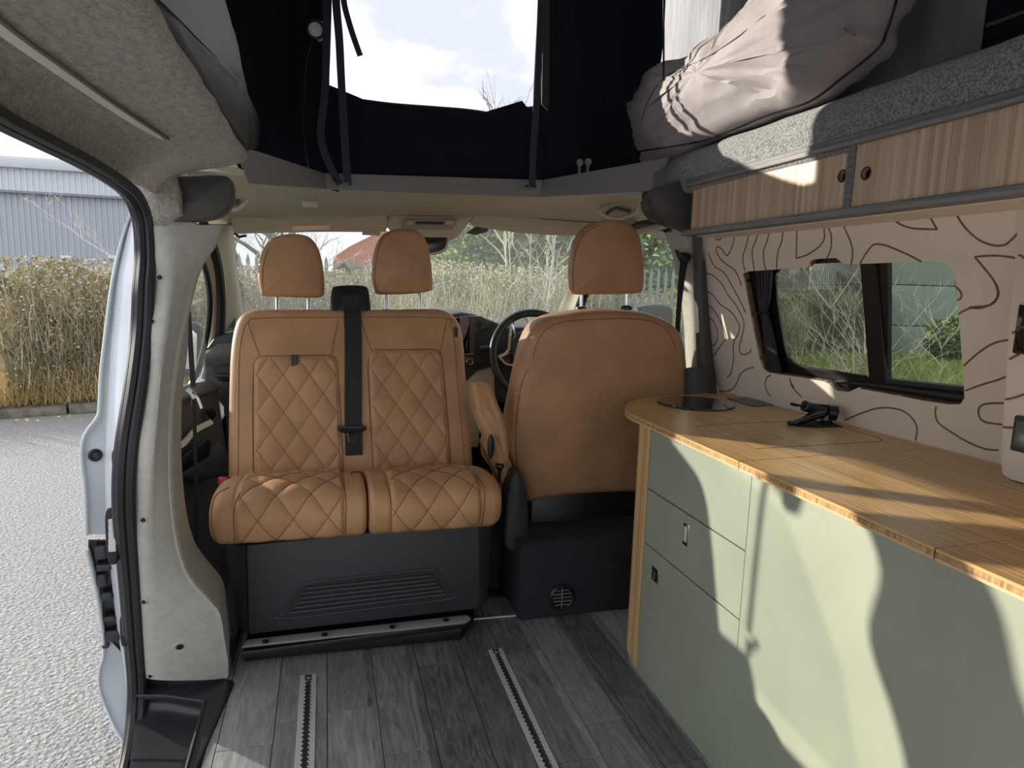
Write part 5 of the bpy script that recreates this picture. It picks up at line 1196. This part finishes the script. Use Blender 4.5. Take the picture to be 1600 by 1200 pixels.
# warehouse left
wh = TH('warehouse', 'grey blue corrugated warehouse behind the left hedge', 'building', (-14, 30, -.5))
YW = 30
def corr(xa, xb, za, zb, y, m, nm, pitch=.2, dep=.05):
    V = []; F = []; n = int((xb - xa) / pitch)
    for i in range(n):
        for f, d in ((0, 0), (.55, 0), (.65, dep), (.9, dep)):
            x = xa + (i + f) * pitch; V += [(x, y - d, za), (x, y - d, zb)]
    k = len(V) // 2
    for i in range(k - 1): F.append((2 * i, 2 * i + 2, 2 * i + 3, 2 * i + 1))
    return O(nm, (V, F), m, wh, smooth=False)
zA, zB, zC = P(0, 300, y=YW).z, P(0, 262, y=YW).z, P(0, 247, y=YW).z
corr(-24, -4, -.5, zA, YW, clad, 'lower_cladding'); corr(-24, -4, zA + .05, zB, YW - .1, cladl, 'upper_cladding')
O('band', box((-24, YW - .25, zA - .02), (-4, YW, zA + .07)), mat('dark band', (.22, .24, .28), .6), wh)
O('gutter', box((-24, YW - .35, zB), (-4, YW + .1, zC)), roofm, wh, bevel=.03)
O('roof', prism([(-24, YW, zC), (-4, YW, zC), (-4, YW + 6, zC + .6), (-24, YW + 6, zC + .6)], (0, 0, .1)), roofm, wh)
O('back_wall', box((-24, YW + .05, -.5), (-4, YW + .3, zC)), clad, wh)
for u, v in ((103, 402), (178, 402)):
    c = P(u, v, y=YW - .2); O('wall_lamp', box((c.x - .18, YW - .3, c.z - .06), (c.x + .18, YW - .05, c.z + .06)), white, wh, bevel=.02)
# parked car roofs behind hedge
def car(c, yaw, label, s=1.0, m=carm):
    t = TH('parked_car', label, 'car', c); cs_, sn = math.cos(yaw), math.sin(yaw)
    def L(x, y, z): return Vector((c[0] + (x * cs_ - y * sn) * s, c[1] + (x * sn + y * cs_) * s, c[2] + z * s))
    pr = [(-2.1, .25), (-2.1, .75), (-1.95, .95), (-1.3, 1.0), (-.75, 1.42), (.7, 1.45), (1.35, 1.0), (2.0, .85), (2.1, .6), (2.1, .25)]
    O('car_body', prism([L(x, -.85, z) for x, z in pr], L(0, 1.7, 0) - L(0, 0, 0)), m, t, bevel=.06, seg=3)
    O('side_window', prism([L(x, -.87, z) for x, z in ((-1.15, 1.0), (-.68, 1.36), (.62, 1.38), (1.15, 1.0))], L(0, 1.74, 0) - L(0, 0, 0)), carw, t, bevel=.02)
    for x in (-1.3, 1.3):
        for y in (-.86, .70): O('wheel', cyl(L(x, y, .32), L(0, 1, 0) - L(0, 0, 0), .32 * s, .18 * s, 20), rubber, t, bevel=.02)
c = P(20, 470, y=17); car((c.x - 1.6, 17, -.5), .1, 'dark parked car roof showing above the left hedge', 1.2)
# fence and trees ahead
fz = TH('palisade_fence', 'grey palisade fence behind the brambles ahead of the windscreen', 'fence', (2, 11, -.5))
fa, fb = Vector((-2.5, 12.2, -.5)), Vector((7.4, 11.0, -.5)); npale = 72; pm_ = None
for z in (.3, 1.25): O('rail', prism([fa + Vector((0, 0, z)), fb + Vector((0, 0, z)), fb + Vector((0, .04, z)), fa + Vector((0, .04, z))], (0, 0, .05)), fencem, fz)
base_mesh = None
for i in range(npale):
    p = fa.lerp(fb, i / (npale - 1))
    if base_mesh is None:
        po = O('pale', prism([p + Vector(q) for q in ((-.03, -.02, 0), (.03, -.02, 0), (.03, -.02, 1.85), (0, -.02, 1.95), (-.03, -.02, 1.85))], (0, .012, 0)), fencem, fz, smooth=False); base_mesh = po.data; p0 = p
    else:
        o = bpy.data.objects.new('pale', base_mesh); C.objects.link(o); o.parent = fz; o.location = p - p0
bare('sapling', 'slim pale barked sapling with bare branches seen through the windscreen right of centre', P(849, 560, y=9.2) + Vector((0, 0, -.1)), 2.4, birch, 8, .55, .03, lv=3, wob=.02)
bare('bare_tree', 'grey bare tree at the left edge of the windscreen', P(398, 500, y=13) + Vector((0, 0, -.8)), 2.6, barkm, 12, .7, .10, lv=3)
bare('bare_tree', 'bare tree with fine twigs rising against the sky behind the left headrest', P(500, 500, y=14) + Vector((0, 0, -.8)), 2.0, twig2, 14, .8, .035, lv=3)
bare('bare_tree', 'tall bare tree whose twigs show at the right foot of the tent window', P(812, 420, y=16) + Vector((0, 0, -1)), 3.3, barkm, 14, .5, .05, lv=3)
bare('bare_tree', 'bare tree behind the sapling, towards the driver headrest', P(800, 420, y=12.5) + Vector((0, 0, -1)), 2.2, twig2, 12, .8, .035, lv=3)
def crown(nm, label, c, r, n, cat='tree'):
    t = TH(nm, label, cat, (c[0], c[1], -.5)); c = Vector(c)
    O('trunk', tube([Vector((c.x, c.y, -.5)), Vector((c.x + .1, c.y, c.z))], .18, 8), barkm, t)
    bmh = bmesh.new(); bmesh.ops.create_icosphere(bmh, subdivisions=3, radius=1); V = [c + Vector((v.co.x * r[0], v.co.y * r[1], v.co.z * r[2])) * (.82 + .25 * noise.noise(v.co * 2.3)) for v in bmh.verts]
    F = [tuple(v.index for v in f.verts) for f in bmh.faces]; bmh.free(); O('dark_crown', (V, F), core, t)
    def ar():
        d = Vector((R.gauss(0, 1), R.gauss(0, 1), R.gauss(0, 1))).normalized(); s = .86 + .28 * noise.noise(d * 2.3) + R.uniform(-.06, .12); return c + Vector((d.x * r[0], d.y * r[1], d.z * r[2])) * s
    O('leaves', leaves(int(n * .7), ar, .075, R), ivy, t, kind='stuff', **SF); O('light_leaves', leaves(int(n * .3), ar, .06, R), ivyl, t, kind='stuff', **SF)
crown('ivy_tree', 'dark evergreen ivy clad tree seen right of the rear-view mirror', (4.0, 14, 1.9), (1.8, 1.5, 1.5), 14000)
crown('ivy_tree', 'evergreen tree behind the driver headrest', (7.0, 14.5, 1.7), (1.9, 1.5, 1.6), 9000)
crown('ivy_tree', 'evergreen tree seen through the driver door window', (8.9, 14, 1.5), (1.3, 1.3, 1.3), 6000)
# red brick building
rb = TH('brick_building', 'red brick gabled building behind the centre of the windscreen', 'building', (2, 36, -.5))
ba, bb = P(525, 400, y=36), P(640, 400, y=36); zt1, zt2 = P(545, 392, y=36).z, P(575, 362, y=36).z
O('gable_wall', prism([(ba.x, 36, -.5), (bb.x + 3, 36, -.5), (bb.x + 3, 36, zt2 + .4), (ba.x + 2.2, 36, zt2), (ba.x + .7, 36, zt1 + .2), (ba.x, 36, zt1 - .3)], (0, 5, 0)), brick_r, rb)
O('roof_edge', tube([(ba.x, 35.9, zt1 - .3), (ba.x + .7, 35.9, zt1 + .2), (ba.x + 2.2, 35.9, zt2), (bb.x + 3, 35.9, zt2 + .4)], .04, 6), brick_r, rb)
rb2 = TH('brick_building', 'small patch of red brick building seen through the driver door window', 'building', (20, 24, -.5))
c = P(1042, 400, y=24); O('brick_wall', box((c.x - 1.2, 24, -.5), (c.x + 1.6, 27, c.z + .4)), brick_r, rb2, bevel=.02); O('roof', prism([(c.x - 1.4, 23.8, c.z + .4), (c.x + 1.8, 23.8, c.z + .4), (c.x + .2, 23.8, c.z + 1.2)], (0, 3.4, 0)), roofm, rb2)
# right side: lawn, grey green building, car park, shrubs
ZG = -.42
ln_ = O('lawn', prism([(3.5, 1.5, ZG), (40, -6, ZG), (40, 30, ZG), (9, 30, ZG), (4.2, 7, ZG)], (0, 0, -.06)), grassl, kind='structure')
def la(u0, u1, ya, yb_): return lambda: (lambda y, u: Vector((P(u, 500, y=y).x, y, ZG)))(R.uniform(ya, yb_), R.uniform(u0, u1))
O('lawn_grass', blades(16000, la(1195, 1530, 4.5, 14), lambda: R.uniform(.05, .14), .010, (-.5, .5), (-.5, .5), R, 2), mat('lit grass', (.40, .46, .09), .9, col2=(.58, .60, .18), var=(2, .3)), None, 'sunlit lawn grass outside the tinted window', 'grass', kind='stuff', **SF)
gb = TH('render_building', 'grey green building with horizontal joints outside the tinted window', 'building', P(1460, 500, y=14)); gb.location.z = ZG
A_, B2 = P(1378, 560, y=14.6), P(1378, 560, y=14.6) + Vector((.963, -.266, 0)) * 16
e_ = Vector((.266, .963, 0))
for z0_, z1_ in ((ZG, P(1420, 510, y=14.4).z), (P(1420, 510, y=14.4).z + .03, P(1420, 446, y=14.4).z), (P(1420, 446, y=14.4).z + .03, 3.2)):
    O('wall_panel', prism([Vector((A_.x, A_.y, z0_)), Vector((B2.x, B2.y, z0_)), Vector((B2.x, B2.y, z1_)), Vector((A_.x, A_.y, z1_))], e_ * 5), bldm, gb, bevel=.01)
O('wall_core', prism([Vector((A_.x, A_.y, ZG)) + e_ * .05, Vector((B2.x, B2.y, ZG)) + e_ * .05, Vector((B2.x, B2.y, 3.1)) + e_ * .05, Vector((A_.x, A_.y, 3.1)) + e_ * .05], e_ * 4.8), blackp, gb)
hedge2 = TH('dark_hedge', 'dark clipped hedge at the back of the lawn outside the tinted window', 'hedge', (11, 14.5, ZG))
q0_, q1_ = P(1190, 560, y=15.5), P(1376, 560, y=14.0)
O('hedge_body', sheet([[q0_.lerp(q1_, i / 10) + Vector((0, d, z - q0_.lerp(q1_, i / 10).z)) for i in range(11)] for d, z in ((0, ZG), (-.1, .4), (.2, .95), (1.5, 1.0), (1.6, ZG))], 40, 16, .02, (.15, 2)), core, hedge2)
O('hedge_twigs', blades(5000, lambda: (lambda f: q0_.lerp(q1_, f) + Vector((0, R.uniform(-.2, .3), R.uniform(ZG, .7) - q0_.lerp(q1_, f).z)))(R.random()), lambda: R.uniform(.2, .5), .008, (-.5, .5), (-.5, .5), R), twig1, hedge2, kind='stuff', **SF)
pf = TH('car_park_fence', 'pale vertical bar fence beyond the tinted window', 'fence', (13, 17, ZG)); bm_ = None
for i in range(60):
    u = 1196 + i * 3.1; p = P(u, 440, y=17.5); z1_ = P(u, 419, y=17.5).z
    if bm_ is None: po = O('bar', box((p.x - .015, p.y, ZG), (p.x + .015, p.y + .02, z1_)), fencem, pf, smooth=False); bm_ = po.data; pz = p
    else:
        o = bpy.data.objects.new('bar', bm_); C.objects.link(o); o.parent = pf; o.location = Vector((p.x - pz.x, 0, 0))
for k, (u, v, lb) in enumerate(((1235, 437, 'dark parked car behind the pale bar fence, left of the silver one'), (1318, 438, 'grey parked car behind the pale bar fence, nearest the window bar'))):
    p = P(u, v, y=20); car((p.x, 20, ZG), .2, lb, 1.15, carm if k == 0 else mat('grey car paint', (.25, .27, .27), .3, coat=.5))
O('car_park_wall', box((17, 29.5, ZG), (40, 30, 4.5)), mat('red grey wall', (.22, .15, .14), .8), None, 'dull red grey wall far behind the parked cars', 'wall')
for i, (u, y, hh, lb) in enumerate(((1318, 4.6, 1.35, 'bare whitish shrub outside the left pane of the tinted window'), (1243, 5.0, .9, 'low bare shrub nearest the curtain outside the tinted window'), (1443, 4.4, 1.6, 'tall bare branching shrub outside the right pane of the tinted window'), (1500, 5.4, 1.2, 'bare shrub at the right edge of the tinted window'))):
    p = P(u, 560, y=y); bare('bare_shrub', lb, Vector((p.x, p.y, ZG - .02)), hh, birch, 11, .8, .009, lv=3)
crown('evergreen_shrub', 'dark small evergreen shrub against the grey green building', (P(1483, 545, y=12.5).x, 12.5, .1), (.55, .5, .5), 1500, 'shrub')
